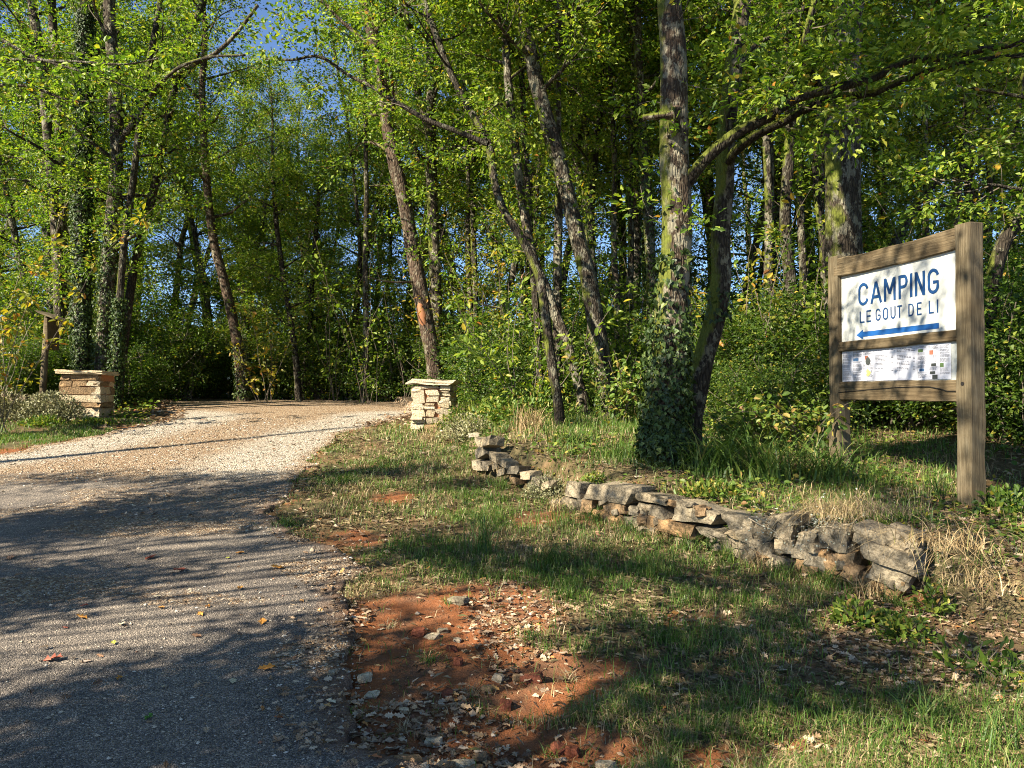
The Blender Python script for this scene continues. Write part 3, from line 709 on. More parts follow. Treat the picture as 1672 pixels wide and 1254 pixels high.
traced_tree('massive grey oak trunk rising directly behind the camping sign', 11.3, [(1385, 705), (1382, 600), (1379, 480), (1376, 360), (1374, 250), (1373, 165), (1378, 80), (1384, 0)], (62, 50), 'bark_lichen', seed=43, bare=.5, limbs=18, limb_len=3.0, total=13, sides=18, dY=0)
traced_tree('crooked dim trunk between the mossy oak and the massive grey oak', 13.5, [(1318, 680), (1306, 560), (1292, 470), (1282, 372), (1284, 310), (1291, 207), (1286, 90), (1280, 0)], (22, 15), 'bark_dark', seed=44, bare=.4)
traced_tree('dark leaning trunk cutting diagonally above the sign', 12.5, [(1420, 690), (1438, 480), (1468, 385), (1510, 315), (1555, 281), (1650, 223)], (20, 9), 'bark_dark', seed=45, bare=.35, total=8, limbs=10)
traced_tree('dark trunk leaning right behind the right sign post', 10.0, [(1598, 720), (1606, 600), (1614, 499), (1632, 412), (1662, 355), (1710, 280)], (28, 20), 'bark_dark', seed=46, bare=.35, limbs=12, total=9)
traced_tree('thin reddish sunlit trunk seen high between the two near oaks', 21.0, [(1168, 655), (1163, 450), (1158, 290), (1152, 165), (1146, 25), (1143, 0)], (15, 11), 'bark_brown', seed=47, bare=.55, limbs=12, limb_len=1.6)
traced_tree('ivied slim trunk just left of the large ivy-clad oak', 14.8, [(1064, 660), (1062, 560), (1064, 470), (1058, 352), (1048, 210), (1042, 90), (1040, 0)], (20, 14), 'bark_lichen', seed=48, bare=.4, ivy_z=(0, 6), ivy_n=260)
print('traced trees done')
# --- the wood behind: a few trees grown once, then copied as individuals
def proto_tree(seed, h, r0, bare, limbs, limb_len, bark, per, Lf, twigs=5, subs=5):
    g = np.random.default_rng(seed); P = [np.array([0, 0, -0.3])]; d = unit(np.array([g.normal() * .08, g.normal() * .08, 1.0]))
    n = int(h / 0.9)
    for i in range(n):
        d = unit(d + g.normal(size=3) * np.array([.06, .06, .02]) + UP * .05); P.append(P[-1] + d * (h + .3) / n)
    t = Tree(seed + 1); t.trunk(np.array(P), np.linspace(r0, 0.03, len(P)), 9, 0.06, 0.35)
    t.crown(bare, limbs, limb_len, subs, 0.85, twigs)
    root = empty('forest_tree'); t.finish('forest', root, MAT[bark], MAT['far_leaf'], int(per * 1.35), Lf * .8, 0.10)
    return root
def kids(o): return [c for c in bpy.data.objects if c.parent is o]
_kidc = {}
def copy_tree(o, loc, rz, s):
    if o not in _kidc: _kidc[o] = kids(o)
    c = o.copy(); COL.objects.link(c); c.location = loc; c.rotation_euler = (0, 0, rz); c.scale = (s, s, s)
    for k in _kidc[o]:
        q = k.copy(); COL.objects.link(q); q.parent = c
    return c
protos = [proto_tree(101, 14, .15, .26, 26, 2.3, 'bark_far', 20, .11), proto_tree(102, 15, .17, .34, 26, 2.5, 'bark_lichen', 20, .11), proto_tree(103, 12, .10, .2, 24, 1.8, 'bark_far', 20, .105),
          proto_tree(104, 16, .18, .38, 26, 2.6, 'bark_far', 20, .115), proto_tree(105, 9, .08, .12, 24, 1.7, 'bark_dark', 24, .105)]
spots = []
g = np.random.default_rng(55)
for Y0 in (17.5, 20.5, 24.0, 28.5, 34.0):
    n = int(8 + Y0 * 0.22); half = Y0 * 0.74 + 1
    for i in range(n):
        x = -half + 2 * half * (i + 0.05 + 0.9 * g.random()) / n; y = Y0 + (g.random() - .5) * 3.4
        px = 836 + x / y * FPX
        if on_drive(np.array(x), np.array(y), -0.7): continue
        if 395 < px < 565 and y > 17: spots += [(x, y, 4), (x + .9, y + 1.6, 4)]; continue
        if 1110 < px < 1175 and y > 18: continue
        if px < 330 and y < 19.6: continue
        if px < -30 and y < 27: continue
        if y < 18.8 and 560 < px < 1100:
            if g.random() < .6: spots.append((x, y, 2))
            continue
        if y > 25 and 480 < px < 1300 and g.random() < .6: continue
        spots.append((x, y, int(g.integers(0, 4)) if g.random() > .2 else 4))
used = set(); forest = []
for x, y, k in spots:
    z = float(height(x, y)); s = 0.85 + 0.3 * g.random()
    if k == 4 and 395 < 836 + x / y * FPX < 565: s = 0.70 + .2 * g.random()
    if k not in used:
        used.add(k); o = protos[k]; o.location = (x, y, z); o.rotation_euler = (0, 0, g.random() * 6.28); o.scale = (s, s, s)
        _kidc[o] = kids(o)
    else: o = copy_tree(protos[k], (x, y, z), g.random() * 6.28, s)
    forest.append((836 + x / y * FPX, y, o))
pole = proto_tree(106, 13, .085, .42, 15, 1.5, 'bark_lichen', 16, .10); pole2 = proto_tree(107, 12, .07, .36, 14, 1.4, 'bark_dark', 16, .10)
for i in range(40):
    px = 560 + 1080 * (i + .1 + .8 * g.random()) / 40; y = 14.0 + 10 * g.random(); x = (px - 836) / FPX * y
    if 1110 < px < 1175 and y > 18 or 630 < px < 745: continue
    z = float(height(x, y)); s = .85 + .35 * g.random(); k = pole if i % 3 else pole2
    if k not in used: used.add(k); k.location = (x, y, z); k.scale = (s, s, s); o = k; _kidc[o] = kids(o)
    else: o = copy_tree(k, (x, y, z), g.random() * 6.28, s)
    forest.append((px, y, o))
for px, y, sc in [(260, 27, .9), (345, 25, .85), (300, 33, .95), (425, 27, .66), (505, 29, .60), (465, 33, .60), (395, 30, .85), (540, 26, .75), (215, 23, .9), (160, 26, .95), (110, 23.5, .9), (50, 22, .9), (15, 26, 1.0), (80, 30, 1.0), (200, 31, 1.0), (380, 24, .75), (575, 24, .85), (610, 28, .9), (660, 25, .9), (545, 32, .8), (770, 22, .85), (840, 24, .95), (990, 22, .9), (720, 31, .9), (880, 30, .9), (1040, 31, .95), (1130, 33, .7), (1220, 29, .95), (1320, 31, .95), (-30, 29, 1.0), (420, 23.5, .55), (470, 24.5, .6), (510, 24, .55)]:
    x = (px - 836) / FPX * y; forest.append((px, y, copy_tree(protos[int(g.integers(0, 3))], (x, y, float(height(x, y))), g.random() * 6.28, sc)))
ORD = ['first', 'second', 'third', 'fourth', 'fifth', 'sixth', 'seventh', 'eighth', 'ninth', 'tenth', 'eleventh', 'twelfth', 'thirteenth', 'fourteenth', 'fifteenth', 'sixteenth', 'seventeenth', 'eighteenth', 'nineteenth', 'twentieth', 'twenty-first', 'twenty-second', 'twenty-third', 'twenty-fourth', 'twenty-fifth', 'twenty-sixth']
ZONES = [(-9999, 137, 'left of the ivied trunk'), (137, 400, 'between the ivied trunk and the pale leaning trunk'), (400, 700, 'between the pale leaning trunk and the right pillar'), (700, 1000, 'between the right pillar and the thick leaning oak'), (1000, 1180, 'between the thick leaning oak and the mossy oak'), (1180, 1380, 'between the mossy oak and the sign'), (1380, 1600, 'behind the sign board'), (1600, 99999, 'right of the sign')]
def zone_labels(items, what, cat, group):
    for a_, b_, txt in ZONES:
        for dep, lo, hi in (('near', 0, 21.9), ('middle', 21.9, 29.9), ('far', 29.9, 999)):
            L = sorted([q for q in items if a_ <= q[0] < b_ and lo <= q[1] < hi], key=lambda q: q[0])
            for i, q in enumerate(L):
                w = ('lone ' if len(L) == 1 else ORD[i] + ' from left, ')
                tag(q[2], (w + dep + ' ' + what + ' ' + txt), cat, group)
zone_labels(forest, 'forest tree', 'tree', 'slender trees in the wood behind')

# --- understorey shrubs
def proto_shrub(seed, h, w, stems, leaf, per, Lf, name='shrub', tpl=LEAF2):
    g = np.random.default_rng(seed); t = Tree(seed)
    for i in range(stems):
        az = g.random() * 6.28; e = 0.55 + 0.9 * g.random()
        d = np.array([math.cos(az) * math.cos(e) * w / h, math.sin(az) * math.cos(e) * w / h, math.sin(e)])
        P, _ = walk(g, (g.normal() * .12, g.normal() * .12, -0.1), d, h * (0.6 + 0.5 * g.random()), 7, .13, .02)
        tube(t.wood, P, np.linspace(.022, .006, 8), 5, .05, i)
        t.sprigs(P, 9, 0.55, 5, .02, 0.12, 0.6)
    root = empty(name)
    obj('stems', t.wood.mesh('stems', True), MAT['twig'], root)
    acc = Acc(); acc.v, acc.f, acc.n, acc.m = t.twig.v, t.twig.f, t.twig.n, t.twig.m
    leaf_spray(acc, t.A, t.B, int(per * 1.4), t.g, Lf * .8, .10, tpl, mi=1)
    obj('foliage', acc.mesh('foliage'), [MAT['twig'], MAT[leaf]], root)
    return root
sprot = [proto_shrub(201, 3.2, 2.4, 14, 'shrub_leaf', 14, .10), proto_shrub(202, 2.2, 2.2, 13, 'shrub_leaf', 13, .09), proto_shrub(203, 4.2, 2.4, 14, 'far_leaf', 15, .11), proto_shrub(204, 2.6, 2.0, 12, 'yellow_leaf', 10, .10)]
sspots = []
g = np.random.default_rng(66)
for Y0, n in ((15.8, 9), (18.5, 13), (21.5, 15), (25, 16), (29, 16)):
    half = Y0 * 0.76 + 1.5
    for i in range(n):
        x = -half + 2 * half * (i + 0.1 + 0.8 * g.random()) / n; y = Y0 + (g.random() - .5) * 2.4
        if on_drive(np.array(x), np.array(y), -1.2) and y < 27: continue
        px = 836 + x / y * FPX
        if y < 17.2 and px < 330: continue
        k = int(g.choice([0, 1, 2, 2, 0, 3], p=[.25, .2, .2, .15, .15, .05])); sspots.append((x, y, 1 if (k == 2 and 480 < px < 1300) else k, 0.75 + .45 * g.random()))
for px, Y, k, s in [(1650, 9.6, 1, .95), (1480, 10.6, 1, .95), (1560, 11.8, 0, .9), (1430, 12.6, 0, .9), (1330, 11.2, 1, .8), (1250, 12.0, 1, .9), (1210, 13.6, 0, .8), (1690, 12.0, 0, 1.0), (1640, 13.5, 2, .9), (1100, 12.8, 1, .8), (1020, 14.6, 1, .8), (860, 14.8, 1, .7), (800, 15.6, 1, .85), (930, 15.5, 1, .75), (760, 17.0, 1, .8),
                    (585, 21.5, 1, 1.1), (520, 22.5, 0, .9), (450, 23, 1, 1.0), (350, 23.5, 1, 1.0), (250, 21.0, 1, 1.0), (225, 18.5, 1, .7), (300, 22, 0, .9), (640, 20.5, 1, .9),
                    (270, 24.5, 2, 1.0), (340, 26, 2, 1.05), (410, 25, 2, 1.0), (480, 26, 2, 1.0), (540, 24.5, 2, 1.0), (600, 23, 2, .95), (200, 22.5, 2, .9), (150, 21.5, 0, 1.0), (680, 22, 2, .9), (760, 25, 2, .9), (850, 26, 2, .95), (940, 25, 2, .9), (1030, 24, 2, .95), (1110, 23, 2, .8), (1180, 22, 2, .8), (1270, 21, 2, .9), (60, 17.5, 1, .7), (20, 16.8, 1, .75), (115, 18.5, 1, .8), (1205, 10.3, 1, .42), (1275, 10.0, 1, .5), (1800, 8.6, 1, .8), (1900, 7.4, 1, .6), (1780, 10.5, 0, .9), (1950, 10.0, 0, .9)]:
    p = at(px, 655, Y); sspots.append((p[0], Y, k, s))
used = set(); shr = []
for x, y, k, s in sspots:
    z = float(height(x, y))
    if k not in used:
        used.add(k); o = sprot[k]; o.location = (x, y, z); o.rotation_euler = (0, 0, g.random() * 6.28); o.scale = (s, s, s * .95); _kidc[o] = kids(o)
    else: o = copy_tree(sprot[k], (x, y, z), g.random() * 6.28, s)
    shr.append((836 + x / y * FPX, y, o))
zone_labels(shr, 'leafy shrub', 'shrub', 'shrubs filling the wood')
print('forest done', len(forest), len(shr))

# --- trees standing left of and behind the viewer, whose boughs throw the dappled shade in the foreground
SHADE = [  # ground pixel, spread of the shaded patch, leaf density
 (300, 1180, .70, 1.6), (100, 1240, .70, 1.5), (500, 1150, .55, 1.5), (420, 1225, .5, 1.4), (600, 1235, .35, 1.2), (30, 1170, .4, 1.2), (210, 1215, .5, 1.4), (190, 1120, .35, 1.1), (340, 1110, .35, 1.1), (560, 1195, .4, 1.4),
 (50, 965, .65, 1.6), (150, 955, .50, 1.5), (-80, 970, .8, 1.5), (500, 1045, .40, 1.3), (400, 1055, .32, 1.1), (560, 1085, .3, 1.2),
 (180, 848, .75, 1.6), (40, 862, .7, 1.5), (330, 845, .50, 1.5), (-90, 880, .8, 1.4), (430, 890, .3, 1.0), (280, 782, .6, 1.1), (470, 800, .5, 1.2), (560, 775, .50, 1.4), (650, 772, .40, 1.2), (470, 845, .4, 1.4), (400, 785, .5, 1.1), (120, 785, .6, 1.0), (250, 815, .5, 1.2),
 (620, 1125, .40, 1.3), (720, 1070, .30, 1.1), (590, 1015, .25, 1.0), (690, 1150, .40, 1.3), (720, 1030, .2, .8), (790, 1150, .3, 1.1), (560, 1150, .3, 1.2),
 (700, 890, .45, 1.4), (800, 905, .50, 1.5), (910, 915, .50, 1.5), (1030, 930, .42, 1.4), (1150, 950, .40, 1.3), (1245, 965, .35, 1.3), (760, 790, .42, 1.3), (700, 765, .42, 1.2), (830, 765, .35, 1.0),
 (1040, 1075, .32, 1.3), (1140, 1065, .38, 1.4), (1250, 1085, .38, 1.4), (1345, 1115, .35, 1.3), (980, 1190, .25, 1.2), (1400, 1050, .35, 1.2), (1480, 1080, .35, 1.2), (1050, 1235, .28, 1.0), (1640, 1060, .3, 1.1), (1200, 1020, .25, 1.2), (1150, 1160, .28, 1.2),
 (1210, 1120, .22, 1.1), (1420, 1110, .3, 1.2), (1060, 1030, .25, 1.1), (1190, 880, .25, .9), (1000, 850, .22, 1.0), (1080, 860, .2, 1.0), (1260, 885, .22, 1.0), (1440, 940, .2, 1.0), (1385, 930, .2, .9), (1330, 905, .25, .9), (1620, 880, .4, 1.3), (1560, 835, .28, .9), (1400, 800, .35, 1.0), (1500, 1010, .25, 1.0)]
AIR = [(at(1100, 120, 8.3), .5, 1.0), (at(1102, 230, 8.3), .35, .7), (at(1095, 20, 8.3), .5, 1.0), (at(1190, 240, 8.8), .4, 1.0), (at(1200, 120, 8.8), .5, 1.0), (at(1180, 370, 8.8), .35, .8), (at(1250, 195, 8.0), .4, 1.0), (at(1330, 160, 7.8), .4, 1.0), (at(1420, 140, 7.6), .4, 1.0), (at(1510, 110, 7.4), .4, 1.0), (at(1600, 95, 7.2), .4, 1.0), (at(1375, 250, 11.3), .6, .8), (at(1378, 90, 11.3), .6, .7), (at(1378, 420, 11.3), .5, .6), (at(905, 220, 13), .5, .6), (at(870, 100, 13), .6, .8), (at(910, 640, 11.4), .4, 1.0), (at(890, 500, 11.6), .4, 1.0), (at(830, 340, 12), .4, .8),  # shade that falls on upright things: point and radius
 (at(1080, 700, 7.9), .55, 1.8), (at(1095, 640, 8.0), .45, 1.6), (at(1060, 660, 7.9), .4, 1.5), (at(1550, 60, 7.0), .6, 1.0), (at(1640, 150, 6.8), .6, 1.0), (at(1450, 50, 7.2), .6, 1.0), (at(1660, 40, 6.8), .6, 1.0), (at(1240, 755, 7.6), .35, 1.0), (at(1460, 790, 6.6), .4, 1.2), (at(1340, 770, 7.2), .3, 1.0), (at(1420, 720, 8.6), .5, 1.0), (at(1450, 420, 7.4), .2, 1.0), (at(1480, 470, 7.2), .14, 1.0), (at(1395, 540, 7.9), .15, 1.0), (at(1545, 450, 6.7), .12, 1.0), (at(1480, 590, 7.2), .16, 1.0), (at(1586, 560, 6.5), .25, .9), (at(1586, 680, 6.5), .30, 1.1), (at(1586, 440, 6.5), .22, .5), (at(1500, 430, 7.0), .2, .6), (at(1410, 470, 7.8), .18, .5), (at(1490, 560, 7.1), .2, .5), (at(1540, 600, 6.8), .2, .8), (at(1400, 610, 7.8), .2, .5), (at(1440, 640, 7.5), .2, .6), (at(1520, 500, 6.9), .16, .5), (at(1370, 560, 8.1), .2, .7)]
OFF = [(-10.5, 1.5, 12), (-8.0, -4.0, 13), (-13.5, 5.2, 12), (-5.0, -6.5, 12), (-15.5, -1.5, 13)]
gs = np.random.default_rng(77)
offt = []
for i, (x, y, h) in enumerate(OFF):
    t = Tree(300 + i); P = [np.array([0, 0, -.3])]; d = UP.copy()
    for k in range(12): d = unit(d + gs.normal(size=3) * np.array([.05, .05, 0])); P.append(P[-1] + d * h / 12)
    t.trunk(np.array(P), np.linspace(.2, .05, 13), 12, .06, .3); offt.append((t, np.array([x, y, float(height(x, y))])))
LA = [[] for _ in OFF]
jobs = []
for px, py, r, dn in SHADE:
    jobs.append((G(px, py), r, dn))
for p, r, dn in AIR: jobs.append((p, r, dn))
for p, r, dn in jobs:
    hgt = 3.0 + 3.6 * gs.random()
    while True:                     # high enough to stay above the view
        c = p + SUN_DIR * (hgt / SUN_DIR[2])
        if c[2] > 1.6 + .53 * max(c[1], 0) + .8 + r or abs(c[0]) > max(c[1], 0) * .68 + 1 + r: break
        hgt += .3
    i = int(np.argmin([np.hypot(c[0] - o[0], c[1] - o[1]) + abs(np.hypot(c[0] - o[0], c[1] - o[1]) - 2.5) * .4 for _, o in offt]))
    t, o = offt[i]; q = c - o
    k = int(np.clip(np.argmin(np.abs(t.P[:, 2] - (q[2] - np.hypot(q[0], q[1]) * .45))), 6, len(t.P) - 2)); s0 = t.P[k]
    mid = (s0 + q) / 2 + np.array([gs.normal() * .15, gs.normal() * .15, .15])
    Q, rr = resample(np.array([s0, mid, q]), np.array([.022, .013, .007]), .3); tube(t.wood, Q, rr, 6, .05, int(gs.integers(1e6)))
    n = int(30 * dn * (r / .5) ** 2) + 2
    for _ in range(n):
        w = gs.normal(size=3) * np.array([r, r, r * .45]) * .44; a0 = q + w; b0 = a0 + unit(gs.normal(size=3) * np.array([1, 1, .4])) * .3
        t.A.append(a0); t.B.append(b0)
    tube(t.wood, np.array([q, q + gs.normal(size=3) * r * .5]), np.array([.012, .005]), 4, 0, 0, False)
LB = ['oak standing left of the drive mouth, boughs reaching over the asphalt', 'tall oak behind the viewer on the left', 'oak at the left end of the lawn, boughs over the gravel', 'oak behind the viewer shading the grass verge', 'far left roadside oak']
for i, (t, o) in enumerate(offt):
    t.crown(.62, 7, 1.6, 4, .7, 4) if i in (4,) else None
    root = empty('oak_tree', tuple(o)); t.finish('roadside', root, MAT['bark_dark'], MAT['oak_leaf'], 11, .10, .10)
    tag(root, LB[i], 'tree', 'roadside trees'); TREES.append(root)
print('shade trees done')

# ------------------------------------------------------------------ stones
def stone_bm(size, seed, cuts=1, rnd=0.22, rough=0.12, taper=0.0):
    """an irregular block: a cut-up box with rounded corners and broken faces"""
    g = np.random.default_rng(seed); n = cuts + 2
    lin = np.linspace(-1, 1, n); vid = {}; V = []; F = []
    def vi(p):
        k = tuple(np.round(p, 4))
        if k not in vid: vid[k] = len(V); V.append(p)
        return vid[k]
    for ax in range(3):
        for s in (-1, 1):
            for i in range(n - 1):
                for j in range(n - 1):
                    c = []
                    for (a_, b_) in ((i, j), (i + 1, j), (i + 1, j + 1), (i, j + 1)):
                        p = [0, 0, 0]; p[ax] = s; p[(ax + 1) % 3] = lin[a_]; p[(ax + 2) % 3] = lin[b_]; c.append(vi(np.array(p, float)))
                    F.append(c if s > 0 else c[::-1])
    V = np.array(V); sph = unit(V) * 1.35
    V = V * (1 - rnd) + sph * rnd; V = np.clip(V, -1.04, 1.04)
    V = V + g.normal(size=V.shape) * rough * np.array([.7, .7, 1.0])
    sk = g.normal(size=2) * .14; V[:, 2] += V[:, 0] * sk[0]; V[:, 0] += V[:, 2] * sk[1]
    if taper: V[:, 2] *= 1 - taper * (V[:, 0] * .5 + .5)
    return V * np.array(size) / 2, np.array(F)
_sc = [0]
def stone(name, parent, size, loc, rot, matn, cuts=1, rnd=.22, rough=.10, taper=0.0, smooth=False):
    _sc[0] += 1
    v, f = stone_bm(size, 900 + _sc[0], cuts, rnd, rough, taper); a_ = Acc(); a_.add(v, f)
    o = obj(name, a_.mesh(name, smooth), MAT[matn], parent, loc); o.rotation_euler = rot
    return o

# --- retaining wall, stone by stone
def wall_at(px):
    """where the sight line of a photograph column meets the wall line in plan"""
    k = (px - 836.0) / FPX
    for i in range(len(WALL) - 1):
        (x0, y0), (x1, y1) = WALL[i], WALL[i + 1]
        f0 = x0 - k * y0; f1 = x1 - k * y1
        if f0 <= 0 <= f1 or f1 <= 0 <= f0:
            t = f0 / (f0 - f1); return np.array([x0 + (x1 - x0) * t, y0 + (y1 - y0) * t])
    return WALL[0]
wall = empty('dry_stone_wall', (1.2, 7.1, float(height(1.1, 7.0))))
tag(wall, 'low dry stone retaining wall of rough slabs below the camping sign', 'stone wall')
wo = np.array(wall.location)
def wstone(x0, y0, x1, y1, m='grey_stone', tilt=0.0, out=0.0, cuts=2, taper=0.0, z7=True):
    if z7: x0, x1 = 900 + x0 * .3828, 900 + x1 * .3828; y0, y1 = 740 + y0 * .3828, 740 + y1 * .3828
    a_, b_ = wall_at(x0), wall_at(x1); d = b_ - a_; c = (a_ + b_) / 2; L = np.linalg.norm(d)
    nrm = np.array([d[1], -d[0]]) / max(L, 1e-6)
    if nrm[1] > 0: nrm = -nrm
    c2 = c + nrm * (out - 0.06)
    top = at((x0 + x1) / 2, y0, c2[1])[2]; bot = at((x0 + x1) / 2, y1, c2[1])[2]
    dep = .26 + .1 * rng.random()
    c3 = c - nrm * (dep / 2 - .10 - out)
    L = min(max(L, .10), (top - bot) * 4 + .12) if abs(tilt) > .01 else L
    if not z7: L = min(L, (top - bot) * 1.6 + .04); dep = L * .9
    stone('stone', wall, (max(L * .93, .05), dep, max(top - bot, .04) * .90), np.array([c3[0], c3[1], (top + bot) / 2 - .015]) - wo, (rng.normal() * .06, tilt, math.atan2(d[1], d[0]) + rng.normal() * .07), m, cuts, .13, .075, taper)
for s_ in [(185, 122, 380, 200, 'limestone', 0, .02), (90, 110, 165, 185), (70, 175, 140, 235), (140, 180, 205, 245, 'ochre_stone'), (255, 190, 350, 250, 'ochre_stone'), (385, 165, 530, 208), (400, 210, 520, 265, 'limestone'), (355, 215, 400, 258),
           (335, 262, 430, 320, 'limestone'), (435, 270, 645, 333, 'ochre_stone', .08, .03), (545, 195, 740, 300, 'limestone', .12, .02, 2, .5), (650, 300, 775, 342), (430, 330, 545, 385, 'ochre_stone'), (545, 345, 640, 390, 'grey_stone'), (760, 250, 880, 320), (785, 335, 880, 390),
           (880, 265, 962, 350, 'grey_stone', .1), (966, 280, 1050, 352, 'limestone', .15), (985, 245, 1075, 285), (880, 345, 970, 410, 'grey_stone', .1, .03), (972, 350, 1060, 415, 'limestone', .1, .02), (890, 412, 1060, 470, 'grey_stone', .2, .03), (775, 390, 1020, 480, 'limestone', .2), (880, 313, 915, 345), (1045, 360, 1150, 440, 'limestone', .1), (1055, 430, 1165, 500, 'ochre_stone'), (1070, 310, 1150, 365, 'limestone'),
           (1300, 305, 1450, 380, 'limestone', .2), (1340, 385, 1590, 470, 'limestone', .26, .07), (1370, 455, 1555, 540, 'limestone', .28, .04), (1290, 490, 1520, 580, 'ochre_stone', .22), (1430, 310, 1570, 395, 'grey_stone', .22), (1160, 300, 1300, 400), (1170, 400, 1330, 520, 'ochre_stone'), (1100, 400, 1200, 470), (700, 345, 790, 400), (640, 395, 790, 440, 'ochre_stone'), (210, 240, 340, 290, 'ochre_stone'), (20, 190, 80, 240), (1200, 500, 1300, 545, 'ochre_stone')]:
    wstone(*s_)
for q in [(995, 790, 1075, 880, 'limestone'), (1085, 780, 1225, 890, 'limestone'), (1000, 885, 1150, 1010, 'grey_stone'), (970, 1035, 1090, 1150, 'limestone'), (1175, 960, 1270, 1060, 'grey_stone'), (1270, 1035, 1400, 1120, 'limestone'), (1270, 1125, 1370, 1210, 'grey_stone'), (1095, 1060, 1180, 1150, 'grey_stone'), (890, 730, 950, 780, 'pale_stone'), (1400, 1100, 1520, 1200, 'grey_stone'), (1490, 1160, 1640, 1260, 'limestone'), (1180, 1070, 1260, 1150, 'grey_stone'), (1380, 1220, 1480, 1300, 'ochre_stone'), (1650, 1230, 1760, 1330, 'grey_stone'), (1760, 1280, 1850, 1370, 'limestone')]:
    wstone(640 + q[0] * .1435, 600 + q[1] * .1435, 640 + q[2] * .1435, 600 + q[3] * .1435, q[4], rng.normal() * .15, .05, 1, 0, False)

gf = np.random.default_rng(71)
for i in range(44):
    px = 930 + 570 * gf.random(); w0 = wall_at(px); zb = float(height(w0[0] - .1, w0[1] - .12)); sz = .05 + .07 * gf.random()
    stone('stone', wall, (sz * 1.5, sz, sz * .8), np.array([w0[0] - .05 * gf.random(), w0[1] - .10 + .05 * gf.random(), zb + .02 + .34 * gf.random() ** 1.6]) - wo, (gf.normal() * .2, gf.normal() * .3, gf.random() * 3), ['grey_stone', 'limestone', 'ochre_stone'][i % 3], 1, .3, .1)

# --- gate pillars
def pillar(label, cx, cy, rz, w, d, h, courses, capsize, mats, seed, traced=None, z0=None):
    g = np.random.default_rng(seed); z0 = float(height(cx, cy)) - .03 if z0 is None else z0
    root = empty('gate_pillar', (cx, cy, z0), rz); tag(root, label, 'stone pillar', 'stone pillars either side of the drive')
    a_ = Acc(); v, f = stone_bm((w * .86, d * .86, h), seed, 2, .02, .01); a_.add(v + np.array([0, 0, h / 2 - .05]), f)
    obj('mortar_core', a_.mesh('core'), MAT['mortar'], root)
    hs = np.array([.7 + .8 * g.random() for _ in range(courses)]); hs = hs / hs.sum() * h; z = 0
    for i in range(courses):
        for side in range(4):
            if side == 0 and traced: continue
            L = w if side % 2 == 0 else d; off = d / 2 if side % 2 == 0 else w / 2
            n = int(g.integers(1, 4)) if L > .5 else int(g.integers(1, 3)); cuts = np.sort(np.concatenate([[0], (np.arange(1, n) + g.normal(size=n - 1) * .18) / n, [1]])) * L - L / 2
            for a0, b0 in zip(cuts[:-1], cuts[1:]):
                if b0 - a0 < .05: continue
                dp = .17 + .05 * g.random(); ang = side * math.pi / 2
                lx, ly = (a0 + b0) / 2, -(off - dp / 2) - g.random() * .02
                p = (lx * math.cos(ang) - ly * math.sin(ang), lx * math.sin(ang) + ly * math.cos(ang), z + hs[i] / 2)
                stone('stone', root, (b0 - a0 - .012, dp, hs[i] - .014), p, (g.normal() * .02, g.normal() * .03, ang + g.normal() * .03), mats[int(g.integers(len(mats)))], 1, .14, .06)
        z += hs[i]
    if traced:
        for (x0, y0, x1, y1, m) in traced:
            lx = ((x0 + x1) / 2 - .5) * w; zz = (1 - (y0 + y1) / 2) * h; dp = .19
            stone('stone', root, ((x1 - x0) * w - .008, dp, (y1 - y0) * h - .012), (lx, -(d / 2 - dp / 2) - g.random() * .02, zz), (g.normal() * .02, g.normal() * .015, g.normal() * .02), m, 1, .12, .05)
    cp = stone('cap_stone', root, capsize, (.0, 0, h + capsize[2] / 2 + .004), (0, .02, .0), 'pale_stone', 3, .10, .045)
    return root
pr = at(709, 700, 13.9)
def tp(x0, y0, x1, y1, m='pale_stone'):
    return ((x0 - 250) / 450, (y0 - 250) / 480, (x1 - 250) / 450, (y1 - 250) / 480, m)
RP = [tp(262, 255, 570, 292), tp(255, 298, 400, 458), tp(415, 300, 572, 366), tp(578, 258, 705, 308), tp(605, 314, 700, 370), tp(425, 370, 570, 438), tp(585, 376, 695, 436), tp(400, 444, 520, 474, 'limestone'), tp(255, 464, 395, 515), tp(395, 478, 525, 515),
      tp(560, 442, 695, 500, 'limestone'), tp(530, 505, 695, 560, 'limestone'), tp(252, 520, 410, 596), tp(412, 522, 525, 596, 'limestone'), tp(250, 600, 410, 668), tp(415, 600, 560, 668, 'limestone'), tp(565, 565, 700, 668, 'limestone'), tp(250, 672, 390, 730), tp(395, 672, 690, 730, 'ochre_stone')]
pillar('right gate pillar of pale stone blocks with thick slab cap, sunlit front', pr[0], 13.95, -.10, .68, .66, .78, 7, (.81, .77, .095), ['pale_stone', 'limestone', 'pale_stone'], 5, RP, 1.05)
pl_ = at(134, 684, 15.3)
pillar('left gate pillar of ochre and white stones with thin slab cap', pl_[0] + .05, 15.4,   .10, .74, .68, .93, 7, (.90, .82, .08), ['ochre_stone', 'pale_stone', 'pale_stone', 'ochre_stone'], 8)
